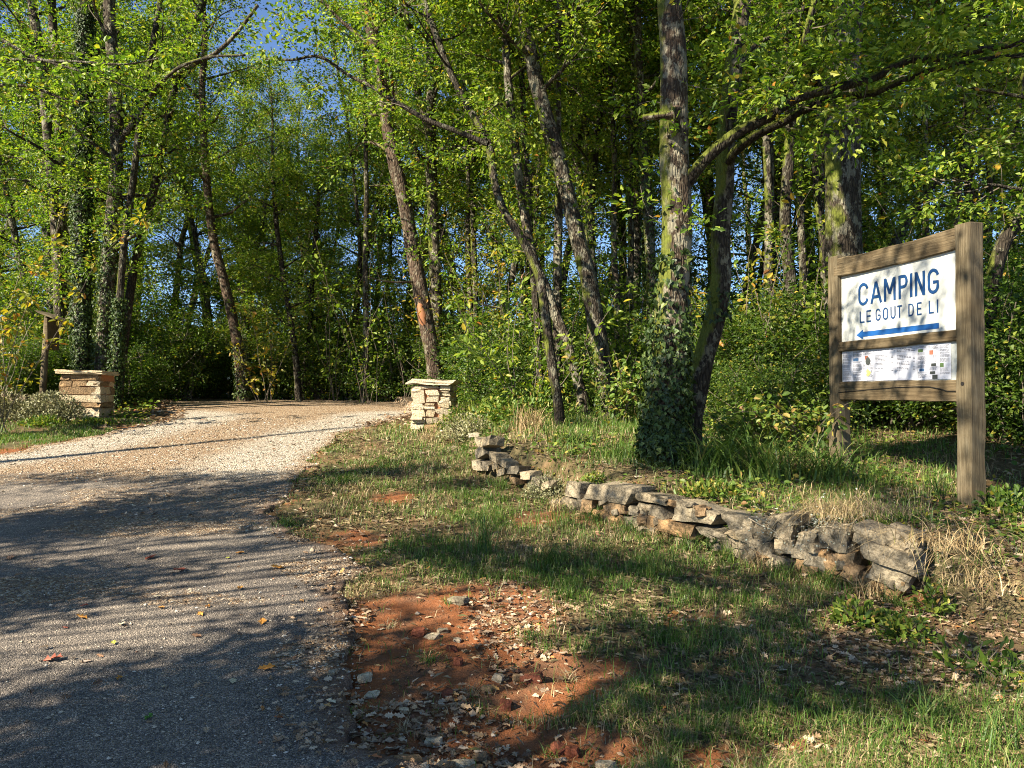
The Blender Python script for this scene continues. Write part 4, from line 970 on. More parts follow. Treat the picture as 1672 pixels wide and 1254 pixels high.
# low planted wall running left from the left pillar
lw = empty('low_stone_wall', (pl_[0] - 1.6, 15.0, float(height(pl_[0] - 1.6, 15.0)))); tag(lw, 'low wall of small rounded stones topped with thyme beside the left pillar', 'stone wall')
g = np.random.default_rng(91); lo = np.array(lw.location)
for i in range(46):
    c = i % 4; x = pl_[0] - .55 - (i // 4) * .22 + g.normal() * .03; y = 14.72 + g.normal() * .03 + .03 * (i // 4) * 0
    stone('stone', lw, (.16 + .1 * g.random(), .2, .10 + .05 * g.random()), np.array([x, y, float(height(x, y)) + .07 + c * .115]) - lo, (g.normal() * .1, g.normal() * .2, g.normal() * .3), ['ochre_stone', 'grey_stone', 'limestone'][int(g.integers(3))], 1, .45, .1)
v, f = stone_bm((2.9, .5, .42), 77, 2, .1, .03); a_ = Acc(); a_.add(v + np.array([-.1, .25, .2]), f); obj('earth_fill', a_.mesh('fill'), MAT['ground'], lw)
print('stones done')

# ------------------------------------------------------------------ the camping sign
SA = np.array([at(1371, 650, 8.1)[0], 8.1]); SB = np.array([at(1585, 650, 6.5)[0], 6.5])
su = unit(SB - SA); SLEN = float(np.linalg.norm(SB - SA)); sang = math.atan2(su[1], su[0])
sn = np.array([su[1], -su[0]])      # towards the viewer's side
if sn[0] > 0: sn = -sn
gzs = float(min(height(SA[0], SA[1]), height(SB[0], SB[1])))
sign = empty('camping_sign', (SA[0], SA[1], 0.0), sang)
tag(sign, 'weathered timber sign frame reading CAMPING LE GOUT DE LI with blue arrow', 'sign')
# local frame: x along the sign, -y towards the viewer (check side), z absolute
side = -1.0 if (math.cos(sang) * sn[1] - math.sin(sang) * sn[0]) < 0 else 1.0
def timber(name, x0, x1, y0, y1, z0, z1, m, seed, n=(2, 2, 2), amp=.004, parent=None):
    g = np.random.default_rng(seed); bm = bmesh.new(); bmesh.ops.create_cube(bm, size=1)
    bmesh.ops.bevel(bm, geom=list(bm.edges), offset=.035, segments=1, affect='EDGES')
    sx, sy, sz = x1 - x0, y1 - y0, z1 - z0
    for v in bm.verts:
        b = .008
        q = [v.co.x, v.co.y, v.co.z]; out = []
        for c, s in zip(q, (sx, sy, sz)):
            out.append(math.copysign(s / 2 - (b if abs(abs(c) - .5) > .001 else 0), c))
        v.co = out
    long_ = max(range(3), key=lambda k: (sx, sy, sz)[k])
    es = [e for e in bm.edges if abs((e.verts[0].co - e.verts[1].co)[long_]) > .5 * (sx, sy, sz)[long_]]
    bmesh.ops.subdivide_edges(bm, edges=es, cuts=9, use_grid_fill=True)
    ph = g.random(6) * 6
    for v in bm.verts:
        t = v.co[long_]
        o2 = [k for k in range(3) if k != long_]
        v.co[o2[0]] += amp * math.sin(t * 3 + ph[0]) + amp * .6 * math.sin(t * 9 + ph[1] + v.co[o2[1]] * 30) + g.normal() * amp * .3
        v.co[o2[1]] += amp * math.sin(t * 2.6 + ph[2]) + amp * .6 * math.sin(t * 8 + ph[3] + v.co[o2[0]] * 30) + g.normal() * amp * .3
        v.co += Vector(((x0 + x1) / 2, (y0 + y1) / 2, (z0 + z1) / 2))
    me = bpy.data.meshes.new(name); bm.to_mesh(me); bm.free()
    return obj(name, me, MAT[m], parent or sign)
F_ = side          # front is at y = F_*something
PW = .152
def yy(a_, b_): return (min(a_ * F_, b_ * F_), max(a_ * F_, b_ * F_))
timber('post', -PW / 2, PW / 2, -PW / 2, PW / 2, float(height(*SA)) - .4, 3.085, 'post_wood', 1, amp=.006)
timber('post', SLEN - PW / 2, SLEN + PW / 2, -PW / 2, PW / 2, float(height(*SB)) - .4, 3.075, 'post_wood', 2, amp=.006)
xa, xb = PW / 2 - .004, SLEN - PW / 2 + .004
y0, y1 = yy(.05, -.055)
timber('top_rail', xa - .05, xb, *yy(.072, -.04), 2.862, 3.045, 'rail_wood', 3, amp=.007)
timber('middle_rail', xa - .02, xb, *yy(.070, -.04), 2.085, 2.182, 'rail_wood', 4)
lr = timber('bottom_rail', xa - .03, xb, *yy(.066, -.05), 1.575, 1.762, 'rail_wood', 5)
timber('peg', -.13, -PW / 2 + .03, -.02, .02, 2.965, 2.995, 'post_wood', 6, amp=.002)
bd = timber('sign_board', xa + .005, xb - .005, *yy(.035, .010), 2.17, 2.875, 'sign_white', 7, amp=.001)
nb = timber('notice_board', xa + .005, xb - .005, *yy(.030, .008), 1.75, 2.095, 'board_grey', 8, amp=.001)
# bolt hole and the long crack in the bottom rail
a_ = Acc(); tube(a_, [(SLEN, (PW / 2 + .010) * F_, 1.72), (SLEN, (PW / 2 - .03) * F_, 1.72)], [.017, .017], 10); 
a_.add(np.array([(SLEN + .017 * math.cos(t), (PW / 2 + .0102) * F_, 1.72 + .017 * math.sin(t)) for t in np.arange(10) * .6283]), np.array([list(range(10))])); obj('bolt_hole', a_.mesh('hole'), MAT['hole_dark'], sign)
ck = [(0, .0), (.15, .01), (.3, .022), (.42, .03), (.55, .04), (.7, .042), (.8, .04), (.88, .02), (.93, .0), (1, -.002)]
cp = [np.array([xa + .0 + t * (xb - xa), .0665 * F_ + .004 * F_, 1.660 + q]) for t, q in ck]; a_ = Acc(); tube(a_, np.array(cp), np.array([.004, .004, .006, .005, .004, .006, .005, .005, .004, .003]), 5); obj('crack', a_.mesh('crack'), MAT['hole_dark'], lr)

# stencil lettering: each letter drawn as strokes with gaps, flat paint on the board
def strokes(ch):
    """polylines in a 1 x 1 box"""
    arc = lambda cx, cy, rx, ry, a0, a1, n=7: [(cx + rx * math.cos(math.radians(a0 + (a1 - a0) * i / n)), cy + ry * math.sin(math.radians(a0 + (a1 - a0) * i / n))) for i in range(n + 1)]
    T = {'C': [arc(.5, .72, .5, .28, 20, 85) , arc(.5, .72, .5, .28, 105, 180) + arc(.5, .28, .5, .28, 180, 255), arc(.5, .28, .5, .28, 275, 340)],
         'G': [arc(.5, .72, .5, .28, 20, 85), arc(.5, .72, .5, .28, 105, 180) + arc(.5, .28, .5, .28, 180, 255), arc(.5, .28, .5, .28, 275, 360) + [(1, .45), (.6, .45)]],
         'A': [[(0, 0), (.20, .40), (.45, .95)], [(.55, .95), (.80, .40), (1, 0)], [(.30, .26), (.70, .26)]],
         'M': [[(0, 0), (0, 1)], [(.10, .95), (.46, .35)], [(.54, .35), (.90, .95)], [(1, 1), (1, 0)]],
         'P': [[(0, 0), (0, 1)], [(.16, 1), (.62, 1)] + arc(.62, .75, .38, .25, 80, -80) + [(.62, .5), (.16, .5)]],
         'I': [[(.5, 0), (.5, 1)]],
         'N': [[(0, 0), (0, 1)], [(.08, .98), (.92, .02)], [(1, 0), (1, 1)]],
         'L': [[(0, 1), (0, 0)], [(.18, 0), (1, 0)]],
         'E': [[(0, 0), (0, 1)], [(.18, 1), (1, 1)], [(.18, .5), (.85, .5)], [(.18, 0), (1, 0)]],
         'O': [arc(.5, .70, .5, .30, 100, 180) + arc(.5, .30, .5, .30, 180, 260), arc(.5, .30, .5, .30, 280, 360) + arc(.5, .70, .5, .30, 0, 80)],
         'U': [[(0, 1), (0, .3)] + arc(.5, .3, .5, .3, 180, 260), arc(.5, .3, .5, .3, 280, 360) + [(1, 1)]],
         'T': [[(0, 1), (1, 1)], [(.5, .88), (.5, 0)]],
         'D': [[(0, 0), (0, 1)], [(.16, 1), (.45, 1)] + arc(.45, .68, .55, .32, 80, 0) + arc(.45, .32, .55, .32, 0, -80) + [(.45, 0), (.16, 0)]]}
    return T[ch]
def letter(ch, x, z, w, h, th, m, y):
    acc = Acc(); inx, inz = th / 2, th / 2
    for pl in strokes(ch):
        p = np.array([(x + inx + q[0] * (w - th), z + inz + q[1] * (h - th)) for q in pl])
        if ch == 'I': p[:, 0] = x + w / 2
        d = unit(np.gradient(p, axis=0)); nrm = np.stack([-d[:, 1], d[:, 0]], 1)
        pe = p.copy(); pe[0] -= d[0] * th * .45; pe[-1] += d[-1] * th * .45
        pe[:, 1] = np.clip(pe[:, 1], z, z + h) if ch not in 'CGOU' else pe[:, 1]
        a0 = pe + nrm * th / 2; b0 = pe - nrm * th / 2; n = len(p)
        for yo in (0,):
            v = np.concatenate([np.stack([a0[:, 0], np.full(n, y), a0[:, 1]], 1), np.stack([b0[:, 0], np.full(n, y), b0[:, 1]], 1)])
            i = np.arange(n - 1); acc.add(v, np.stack([i, i + 1, i + 1 + n, i + n], 1))
            y = y + .0002 * F_
    return obj('letter', acc.mesh('letter_' + ch), MAT[m], bd)
def su_at(px):                      # distance along the sign for a photograph column
    k = (px - 836.0) / FPX; return float((k * SA[1] - SA[0]) / (su[0] - k * su[1]))
YF = .0385 * F_
edges = [1408, 1427, 1449, 1474, 1494, 1501, 1521, 1542]
cu = [(1408, 1424.5), (1428, 1446.5), (1450, 1469.5), (1474, 1489.5), (1492.5, 1497.5), (1501, 1518), (1522, 1541)]
for ch, (p0, p1) in zip('CAMPING', cu):
    x0, x1 = su_at(p0), su_at(p1); letter(ch, x0, 2.525, x1 - x0, .225, .030 if ch != 'I' else .032, 'sign_blue', YF)
cu2 = [('L', 1410, 1418), ('E', 1421, 1429), ('G', 1436, 1444.5), ('O', 1448, 1457), ('U', 1460.5, 1469), ('T', 1471.5, 1479.5), ('D', 1490, 1499), ('E', 1504, 1512), ('L', 1523.5, 1532), ('I', 1536, 1540)]
for ch, p0, p1 in cu2:
    x0, x1 = su_at(p0), su_at(p1); letter(ch, x0, 2.352, x1 - x0, .118, .015, 'sign_blue', YF)
x0, x1, xh = su_at(1404), su_at(1540), su_at(1415); acc = Acc(); y = YF
acc.add(np.array([(x0, y, 2.235), (xh, y, 2.188), (xh, y, 2.212), (x1, y, 2.212), (x1, y, 2.262), (xh, y, 2.262), (xh, y, 2.284)]), np.array([[0, 1, 2, 3, 4, 5, 6]])); obj('arrow', acc.mesh('arrow'), MAT['arrow_blue'], bd)
# pinned notices
def quad(x0, x1, z0, z1, y): return np.array([(x0, y, z0), (x1, y, z0), (x1, y, z1), (x0, y, z1)])
Q1 = np.array([[0, 1, 2, 3]]); g = np.random.default_rng(5)
for si, (p0, p1, kind) in enumerate([(1381, 1432, 'pics'), (1432.5, 1467, 'text'), (1467.5, 1503, 'text'), (1503.5, 1559, 'grid')]):
    x0, x1 = su_at(p0), su_at(p1); z0, z1 = 1.772, 2.078; y = .0335 * F_
    a_ = Acc(); nx_ = 9; xx = np.linspace(x0, x1, nx_); yy_ = y + F_ * (.0015 + .0025 * np.abs(np.sin(np.linspace(0, 3.1, nx_) * 2 + si)))
    v = np.concatenate([np.stack([xx, yy_, np.full(nx_, z0 - .002 * si)], 1), np.stack([xx, yy_, np.full(nx_, z1)], 1)]); i = np.arange(nx_ - 1)
    a_.add(v, np.stack([i, i + 1, i + 1 + nx_, i + nx_], 1)); sh = obj('paper_sheet', a_.mesh('sheet', True), MAT['paper'], nb)
    ti = Acc(); yp = y + F_ * .0048; W_ = x1 - x0
    if kind == 'text':
        for r_i in range(17):
            zz = z1 - .018 - r_i * .0125
            if r_i in (3, 9, 13) or (kind == 'text' and g.random() < .12): continue
            l = .35 + .45 * g.random(); xs0 = x0 + W_ * .08
            for seg in range(6):
                w_ = W_ * l / 6 * (.7 + .2 * g.random()); ti.add(quad(xs0, xs0 + w_, zz, zz + .0042, yp), Q1); xs0 += W_ * l / 6
            if g.random() > .35: ti.add(quad(x1 - W_ * .17, x1 - W_ * .07, zz, zz + .0042, yp), Q1)
        tag(obj('printed_text', ti.mesh('text'), MAT['ink'], sh), kind='stuff')
    else:
        ncol = 3; cw = W_ / ncol
        for c in range(ncol):
            zz = z1 - .012
            while zz > z0 + .03:
                if g.random() < (.24 if kind == 'grid' else .16):
                    hp = .022 + .018 * g.random(); wl_ = cw * (.32 + .2 * g.random()); ox = g.random() * (cw * .85 - wl_); pa = Acc(); pa.add(quad(x0 + c * cw + .006 + ox, x0 + c * cw + .006 + ox + wl_, zz - hp, zz, yp), Q1)
                    obj('picture', pa.mesh('picture'), MAT[['print_green', 'print_blue', 'print_red', 'print_dark', 'print_dark', 'print_blue'][int(g.integers(6))]], sh); zz -= hp + .006
                else:
                    nl = int(g.integers(2, 5))
                    for _ in range(nl):
                        xs0 = x0 + c * cw + .008; e_ = x0 + (c + 1) * cw - .01 - g.random() * cw * .2
                        while xs0 < e_ and zz > z0 + .008:
                            w_ = .01 + .02 * g.random(); ti.add(quad(xs0, min(e_, xs0 + w_), zz - .0035, zz, yp), Q1); xs0 += w_ + .004
                        zz -= .0085
                    zz -= .006
        tag(obj('printed_text', ti.mesh('text'), MAT['ink'], sh), kind='stuff')
        if kind == 'pics':
            pa = Acc(); an = np.arange(12) * math.pi / 6; cx = x0 + W_ * .83
            pa.add(np.stack([cx + .035 * np.cos(an), np.full(12, yp + .0004 * F_), 1.965 + .042 * np.sin(an)], 1), np.array([list(range(12))])); obj('picture', pa.mesh('oval'), MAT['print_dark'], sh)
            pa = Acc(); pa.add(np.stack([cx + (.03 + .01 * np.cos(3 * an)) * np.cos(an), np.full(12, yp + .0004 * F_), 1.85 + .035 * np.sin(an)], 1), np.array([list(range(12))])); obj('picture', pa.mesh('flower'), MAT['print_yellow'], sh)

# --- small post with a roofed panel, and pale panels beyond the left pillar
pp = at(72, 640, 16.4); z0 = float(height(pp[0], 16.4)); ps = empty('notice_post', (pp[0], 16.4, z0)); tag(ps, 'thin round post carrying a small roofed panel seen edge-on', 'post')
a_ = Acc(); tube(a_, [(-.06, 0, -.3), (0, 0, .9), (.05, 0, 1.95)], [.07, .065, .06], 10, .05, 3); obj('post', a_.mesh('post', True), MAT['post_wood'], ps)
a_ = Acc(); v, f = stone_bm((.06, .42, .66), 3, 1, .02, .01); a_.add(v + np.array([.15, 0, 1.58]), f); obj('panel', a_.mesh('panel'), MAT['rail_wood'], ps)
a_ = Acc(); v, f = stone_bm((.34, .5, .035), 4, 1, .02, .02); v[:, 2] -= v[:, 0] * .35; a_.add(v + np.array([.14, 0, 1.97]), f); obj('roof', a_.mesh('roof'), MAT['post_wood'], ps)
for i, (px, py, w_, h_, lab) in enumerate([(51, 586, .30, .26, 'small pale panel with dark round marks left of the roofed post'), (7, 585, .35, .30, 'pale panel half hidden by stems at the left edge')]):
    p = at(px, py, 17.4); gz = float(height(p[0], 17.4)); q = empty('small_panel', (p[0], 17.4, gz)); tag(q, lab, 'sign')
    a_ = Acc(); v, f = stone_bm((w_, .025, h_), 30 + i, 1, .01, .004); a_.add(v + np.array([0, 0, p[2] - gz]), f); obj('panel', a_.mesh('panel'), MAT['board_grey'], q)
    a_ = Acc(); tube(a_, [(0, .03, -.2), (0, .03, p[2] - gz)], [.025, .025], 7); obj('stake', a_.mesh('stake'), MAT['twig'], q)
    if i == 0:
        for cx, cz in ((-.06, .02), (.03, .03), (.0, -.05)):
            an = np.arange(10) * .6283; m_ = Acc(); m_.add(np.stack([cx + .032 * np.cos(an), np.full(10, -.02), p[2] - gz + cz + .038 * np.sin(an)], 1), np.array([list(range(10))])); obj('mark', m_.mesh('mark'), MAT['print_dark'], q)
print('sign done')
# ------------------------------------------------------------------ small growth, litter and stones on the ground
def rnd_mat(name, stops, rough=.85, bump=False):
    m, nt = mat(name); gg = nd(nt, 'NewGeometry'); r = ramp(nt, gg.outputs['Random Per Island'], stops)
    v = coords(nt); n = noise(nt, v, 60, 3)
    finish(nt, mix(nt, 1.0, r.outputs[0], ramp(nt, n, [(.3, (.75, .75, .75)), (.7, (1.1, 1.1, 1.1))]).outputs[0], 'MULTIPLY'), rough, n, .3, .005, .15); MAT[name] = m
rnd_mat('soil_chips', [(0, (.12, .05, .03)), (.4, (.22, .12, .07)), (.8, (.36, .26, .17)), (1, (.52, .44, .34))])
rnd_mat('pebbles', [(0, (.14, .10, .07)), (.35, (.28, .225, .16)), (.75, (.44, .37, .28)), (.95, (.62, .56, .47)), (1, (.30, .14, .08))])
for nm, c in (('leaf_red', (.33, .09, .05)), ('leaf_orange', (.46, .21, .04)), ('leaf_cream', (.52, .44, .29)), ('leaf_brown', (.24, .13, .07)), ('leaf_green', (.08, .20, .03)), ('leaf_yellow', (.42, .42, .07))):
    plain(nm, c, .7, .3, 40, .2)

def blades(acc, P, h, w, az, lean, mi=0, g=rng):
    """tapering bent blades of grass"""
    n = len(P); d = np.stack([np.cos(az), np.sin(az), np.zeros(n)], 1); s = np.stack([-np.sin(az), np.cos(az), np.zeros(n)], 1)
    tw = (g.random(n) - .5)[:, None]; s = unit(s + d * tw * 1.5)
    m = P + UP * (h * .58)[:, None] + d * (h * lean * .30)[:, None]; tip = P + UP * (h * (1 - .35 * lean))[:, None] + d * (h * lean)[:, None]
    w = w[:, None]; v = np.stack([P - s * w / 2, P + s * w / 2, m + s * w * .38, m - s * w * .38, tip], 1).reshape(-1, 3); o = (np.arange(n) * 5)[:, None]
    acc.add(v, [np.array([[0, 1, 2, 3]]) + o, np.array([[3, 2, 4]]) + o], mi)

def scatter(n, x0, x1, y0, y1, g, nearbias=True):
    x = x0 + (x1 - x0) * g.random(n)
    if nearbias:                    # more where it is seen larger
        u = g.random(n); y = 1 / (1 / y0 + (1 / y1 - 1 / y0) * u)
    else: y = y0 + (y1 - y0) * g.random(n)
    return x, y
def in_view(x, y, m=1.0): return np.abs(x) < y * .68 + m

def grass_field():
    g = np.random.default_rng(17); acc = Acc()
    x, y = scatter(700000, -4.5, 8.5, 2.7, 15.0, g); k = in_view(x, y, 1.5); x, y = x[k], y[k]
    x2, y2 = scatter(60000, -11.5, -6.3, 10.2, 15.2, g, False); x, y = np.concatenate([x, x2]), np.concatenate([y, y2])
    sd, par = wall_sd(x, y); so = soil_amt(x, y); dn = fbm(x * 1.4, y * 1.4, 81, 4); cl = fbm(x * 5, y * 5, 85)
    terr = sstep(.1, .5, sd)
    dens = np.clip((dn - .27) * 4.2, .14, 1) * np.clip(.55 + (cl - .4) * 2.6, .14, 1)
    dens = dens * (1 - .97 * sstep(.25, .75, so)) * (1 - .75 * sstep(2.0, 4.5, sd)) * np.where(sd > .2, np.interp(y, [4, 8, 10, 14], [.35, .45, .8, .9]), 1)
    dens = dens * np.where((par > 5.8) & (sd > -.9), .22, 1) * (1 - .72 * sstep(.6, 2.0, x) * (y < 5.2))
    k = (~on_drive(x, y, .0)) & (g.random(len(x)) < dens); x, y, sd, dn, terr, so = x[k], y[k], sd[k], dn[k], terr[k], so[k]
    d = np.clip((x - edge_r(y)) / .5, 0, 1) * np.clip((edge_l(y) - x) / .5, -1, 1); n = len(x)
    z = surf(x, y); tall = sstep(.0, 1.2, x - edge_r(y)) ; tall = np.where(x < -6, sstep(0, .8, edge_l(y) - x), tall)
    h = (.035 + .075 * g.random(n) ** 1.5) * (.7 + .5 * tall) * (.75 + .6 * cl[k] if len(cl) == len(k) else 1)
    h = h * (1 + 1.1 * terr * g.random(n)) * (1 + .9 * sstep(10.5, 13, y) * (g.random(n) > .6) * (x > -2.3))
    w = (.0022 + .0022 * g.random(n)) * np.interp(y, [3, 8, 15], [1, 1.7, 2.8])
    az = g.random(n) * 6.283; lean = .2 + .9 * g.random(n)
    P = np.stack([x, y, z - .004], 1)
    dry = g.random(n) < np.clip(.24 + 1.6 * (fbm(x * .9 + 9, y * .9, 87) - .5) , .08, .8)
    P0, P1 = P[~dry], P[dry]
    blades(acc, P0, h[~dry], w[~dry], az[~dry], lean[~dry], 0, g); blades(acc, P1, h[dry] * .8, w[dry], az[dry], lean[dry] + .3, 1, g)
    xt, yt = scatter(260000, -4.5, 8, 2.7, 13.5, g); kt = in_view(xt, yt, .3) & ~on_drive(xt, yt, .0); xt, yt = xt[kt], yt[kt]
    kt = g.random(len(xt)) < (.55 * (1 - .9 * sstep(.25, .6, soil_amt(xt, yt)))) * np.clip(.25 + 1.6 * (fbm(xt * 1.1 + 2, yt * 1.1, 99, 4) - .3), .15, 1); xt, yt = xt[kt], yt[kt]; nt_ = len(xt)
    ln = (.03 + .05 * g.random(nt_)) * np.interp(yt, [3, 8, 13], [.9, 1.3, 1.9]); hd = g.random(nt_) * 6.283
    Dt = np.stack([np.cos(hd), np.sin(hd), g.normal(size=nt_) * .18], 1); Pt = np.stack([xt, yt, surf(xt, yt) + .005 + .012 * g.random(nt_)], 1)
    add_leaves(acc, Pt, Dt, unit(UP + g.normal(size=(nt_, 3)) * .3), ln, ln * .07 + .0015, LEAF2, 2)
    print('grass blades', n, nt_)
    tag(obj('grass', acc.mesh('grass'), [MAT['grass'], MAT['straw'], MAT['thatch']]), 'short patchy green and straw-coloured grass on the verges', 'grass', kind='stuff')
grass_field()

def herb_field():
    """strawberry, ivy and seedlings creeping over the terrace and the wood floor"""
    g = np.random.default_rng(19); acc = Acc()
    x, y = scatter(120000, -3, 10, 3.2, 15.5, g); k = in_view(x, y, 2.2); x, y = x[k], y[k]
    sd, par = wall_sd(x, y); dn = fbm(x * 1.1 + 5, y * 1.1, 91, 4)
    k = (sd > .12) & (g.random(len(x)) < np.clip((dn - .44) * 4, .03, 1) * .5); x, y, sd, dn = x[k], y[k], sd[k], dn[k]
    x2 = -12 + 24 * g.random(26000); y2 = 15.2 + 5.5 * g.random(26000); k = (~on_drive(x2, y2, -.35)) & (fbm(x2, y2, 95) > .42); x, y = np.concatenate([x, x2[k]]), np.concatenate([y, y2[k]])
    n = len(x); tall = .015 + .12 * g.random(n) ** 1.8 * (1 - .75 * (x > 2.2) * (y < 7)) * sstep(.40, .62, fbm(x * 2, y * 2, 93)) * np.interp(y, [4, 9, 15], [.8, 1.2, 2.2])
    P = np.stack([x, y, surf(x, y) + tall], 1); D = g.normal(size=(n, 3)); D[:, 2] *= .3; N = unit(UP + g.normal(size=(n, 3)) * .4 + SUN_DIR * .3)
    L = (.025 + .035 * g.random(n)) * np.interp(y, [4, 10, 18], [1, 1.3, 2.0]); add_leaves(acc, P, D, N, L, L * .85, LEAF4)
    tag(obj('ground_cover', acc.mesh('ground_cover'), MAT['herb_leaf']), 'low leafy ground cover creeping over the terrace behind the wall', 'ground cover', kind='stuff')
herb_field()

def litter_field():
    g = np.random.default_rng(23); acc = Acc()
    x, y = scatter(90000, -4, 8, 2.9, 14, g); k = in_view(x, y, 1.5); x, y = x[k], y[k]
    sd, par = wall_sd(x, y); so = soil_amt(x, y); dn = fbm(x * 1.6 + 3, y * 1.6, 97, 4); od = on_drive(x, y)
    p = np.where(od, .004 + .05 * (y > 7.5) + .05 * (y > 11), .06 + .80 * sstep(.12, .5, so) * sstep(.40, .53, dn) * (y < 6.5) + .60 * (par > 5.7) * (np.abs(sd) < 1.5) + .12 * (x > 1.2) * (y < 6) + .22 * (sd > .0) * (sd < 1.6))
    p = np.where(od & (x > edge_r(y) - .45) & (y < 7), .30 * np.clip(1 - (edge_r(y) - x) / .45, 0, 1) + .02, p)
    k = g.random(len(x)) < p; x, y = x[k], y[k]; n = len(x)
    P = np.stack([x, y, surf(x, y) + .006 + .018 * g.random(n) ** 2], 1); D = g.normal(size=(n, 3)); D[:, 2] *= .18; N = unit(UP + g.normal(size=(n, 3)) * .38)
    L = .018 + .05 * g.random(n) ** 1.4; near = y < 6.5
    add_leaves(acc, P[near], D[near], N[near], L[near], L[near] * .75, OAK); add_leaves(acc, P[~near], D[~near], N[~near], L[~near], L[~near] * .6, LEAF4)
    print('litter', n)
    # dead leaves all through the wood
    x = -14 + 30 * g.random(26000); y = 14 + 9 * g.random(26000); k = ~on_drive(x, y, .3); x, y = x[k], y[k]; n = len(x)
    P = np.stack([x, y, surf(x, y) + .012], 1); D = g.normal(size=(n, 3)); D[:, 2] *= .2; N = unit(UP + g.normal(size=(n, 3)) * .4); L = .07 + .05 * g.random(n); add_leaves(acc, P, D, N, L, L * .6, LEAF2)
    tag(obj('leaf_litter', acc.mesh('leaf_litter'), MAT['litter']), 'dead brown oak leaves strewn over soil, verge and wood floor', 'leaf litter', kind='stuff')
litter_field()

OCT = np.array([(1, 0, 0), (-1, 0, 0), (0, 1, 0), (0, -1, 0), (0, 0, 1), (0, 0, -1)], float); OCF = np.array([(0, 2, 4), (2, 1, 4), (1, 3, 4), (3, 0, 4), (2, 0, 5), (1, 2, 5), (3, 1, 5), (0, 3, 5)])
BOX8 = np.array([(x, y, z) for z in (-1, 1) for y in (-1, 1) for x in (-1, 1)], float) * .72
def pebble_field():
    g = np.random.default_rng(29); acc = Acc()
    x, y = scatter(120000, -9, 2.5, 3.2, 15.5, g); k = in_view(x, y, .3); x, y = x[k], y[k]
    od = on_drive(x, y, -.05); wob = fbm(x * .5, y * .8, 71) - .5; gr = sstep(6.8, 12.0, y + wob * 4.0 + .25 * (x + 4)) * .8; so = soil_amt(x, y)
    er_ = np.clip(1 - (edge_r(y) - x) / .6, 0, 1)
    p = np.where(od, np.maximum.reduce([gr * .9, .025 + 0 * x, .28 * er_ * (y > 3.4), .18 * sstep(.52, .62, fbm(x * .9, y * 1.3, 77)) * (y > 4.4)]), .012 + .38 * sstep(.2, .6, so) * sstep(.42, .56, fbm(x * 1.6 + 3, y * 1.6, 97, 4)))
    k = g.random(len(x)) < p; x, y, od = x[k], y[k], od[k]; n = len(x)
    r = (.005 + .010 * g.random(n) ** 2.2) * np.interp(y, [3, 8, 15], [.9, 1.25, 1.7]); r = np.where(od, r, r * (1 + 1.2 * g.random(n) ** 3))
    a_ = g.random(n) * 6.283; c, s = np.cos(a_)[:, None], np.sin(a_)[:, None]
    V = OCT[None] * (1 + .45 * (g.random((n, 6, 1)) - .5)) + g.normal(size=(n, 6, 3)) * .14; V = V * np.array([1.15, .85, .6]) * r[:, None, None]
    X = V[:, :, 0] * c - V[:, :, 1] * s; Y_ = V[:, :, 0] * s + V[:, :, 1] * c
    V = np.stack([X + x[:, None], Y_ + y[:, None], V[:, :, 2] + (surf(x, y) + r * .25)[:, None]], 2)
    for mi, sel in ((0, od), (1, ~od)): acc.add(V[sel].reshape(-1, 3), (OCF[None] + (np.arange(int(sel.sum())) * 6)[:, None, None]).reshape(-1, 3), mi)
    print('pebbles', n)
    tag(obj('gravel', acc.mesh('gravel'), [MAT['pebbles'], MAT['soil_chips']]), 'loose pale gravel and chippings on the drive and the soil', 'gravel', kind='stuff')
pebble_field()

# --- single stones lying on the red soil
SN = [(725, 455, 50, 35, 'limestone', 'tan'), (670, 488, 65, 25, 'pale_stone', 'long pale'), (795, 515, 35, 20, 'pale_stone', 'small pale'), (605, 480, 60, 40, 'red_stone', 'dark maroon'), (800, 650, 42, 45, 'red_stone', 'rounded red'), (770, 560, 55, 38, 'red_stone', 'dull red'), (940, 760, 48, 42, 'ochre_stone', 'tan rounded'), (995, 695, 52, 48, 'pale_stone', 'knobbly pale'), (1085, 690, 40, 40, 'ochre_stone', 'round tan'), (1160, 690, 105, 50, 'red_stone', 'flat red'), (1030, 820, 52, 60, 'red_stone', 'upright dark red'), (745, 760, 52, 45, 'red_stone', 'half-buried dark red'), (555, 1075, 135, 72, 'ochre_stone', 'big orange'), (645, 1088, 82, 30, 'pale_stone', 'narrow cream'), (700, 1120, 62, 36, 'pale_stone', 'cream angular'), (835, 1075, 112, 60, 'pale_stone', 'large cream'), (755, 1105, 60, 50, 'ochre_stone', 'orange lump'), (825, 1135, 112, 36, 'grey_stone', 'flat grey'), (1290, 1015, 78, 56, 'red_stone', 'larger of two red'), (1355, 1030, 62, 50, 'red_stone', 'smaller of two red'), (1525, 1100, 96, 60, 'pale_stone', 'white angular'), (540, 865, 46, 26, 'pale_stone', 'small cream flat'), (380, 780, 62, 27, 'pale_stone', 'oblong white'), (345, 700, 62, 46, 'pale_stone', 'white knobbly'), (185, 715, 32, 30, 'pale_stone', 'small white'), (680, 970, 82, 36, 'pale_stone', 'pale slab'), (905, 1040, 72, 42, 'ochre_stone', 'orange-brown'), (800, 330, 92, 32, 'grey_stone', 'dull brown flat'), (880, 1100, 72, 36, 'ochre_stone', 'ochre flat')]
WH = ['near the top of the soil patch', 'in the middle of the soil patch', 'at the foot of the soil patch']
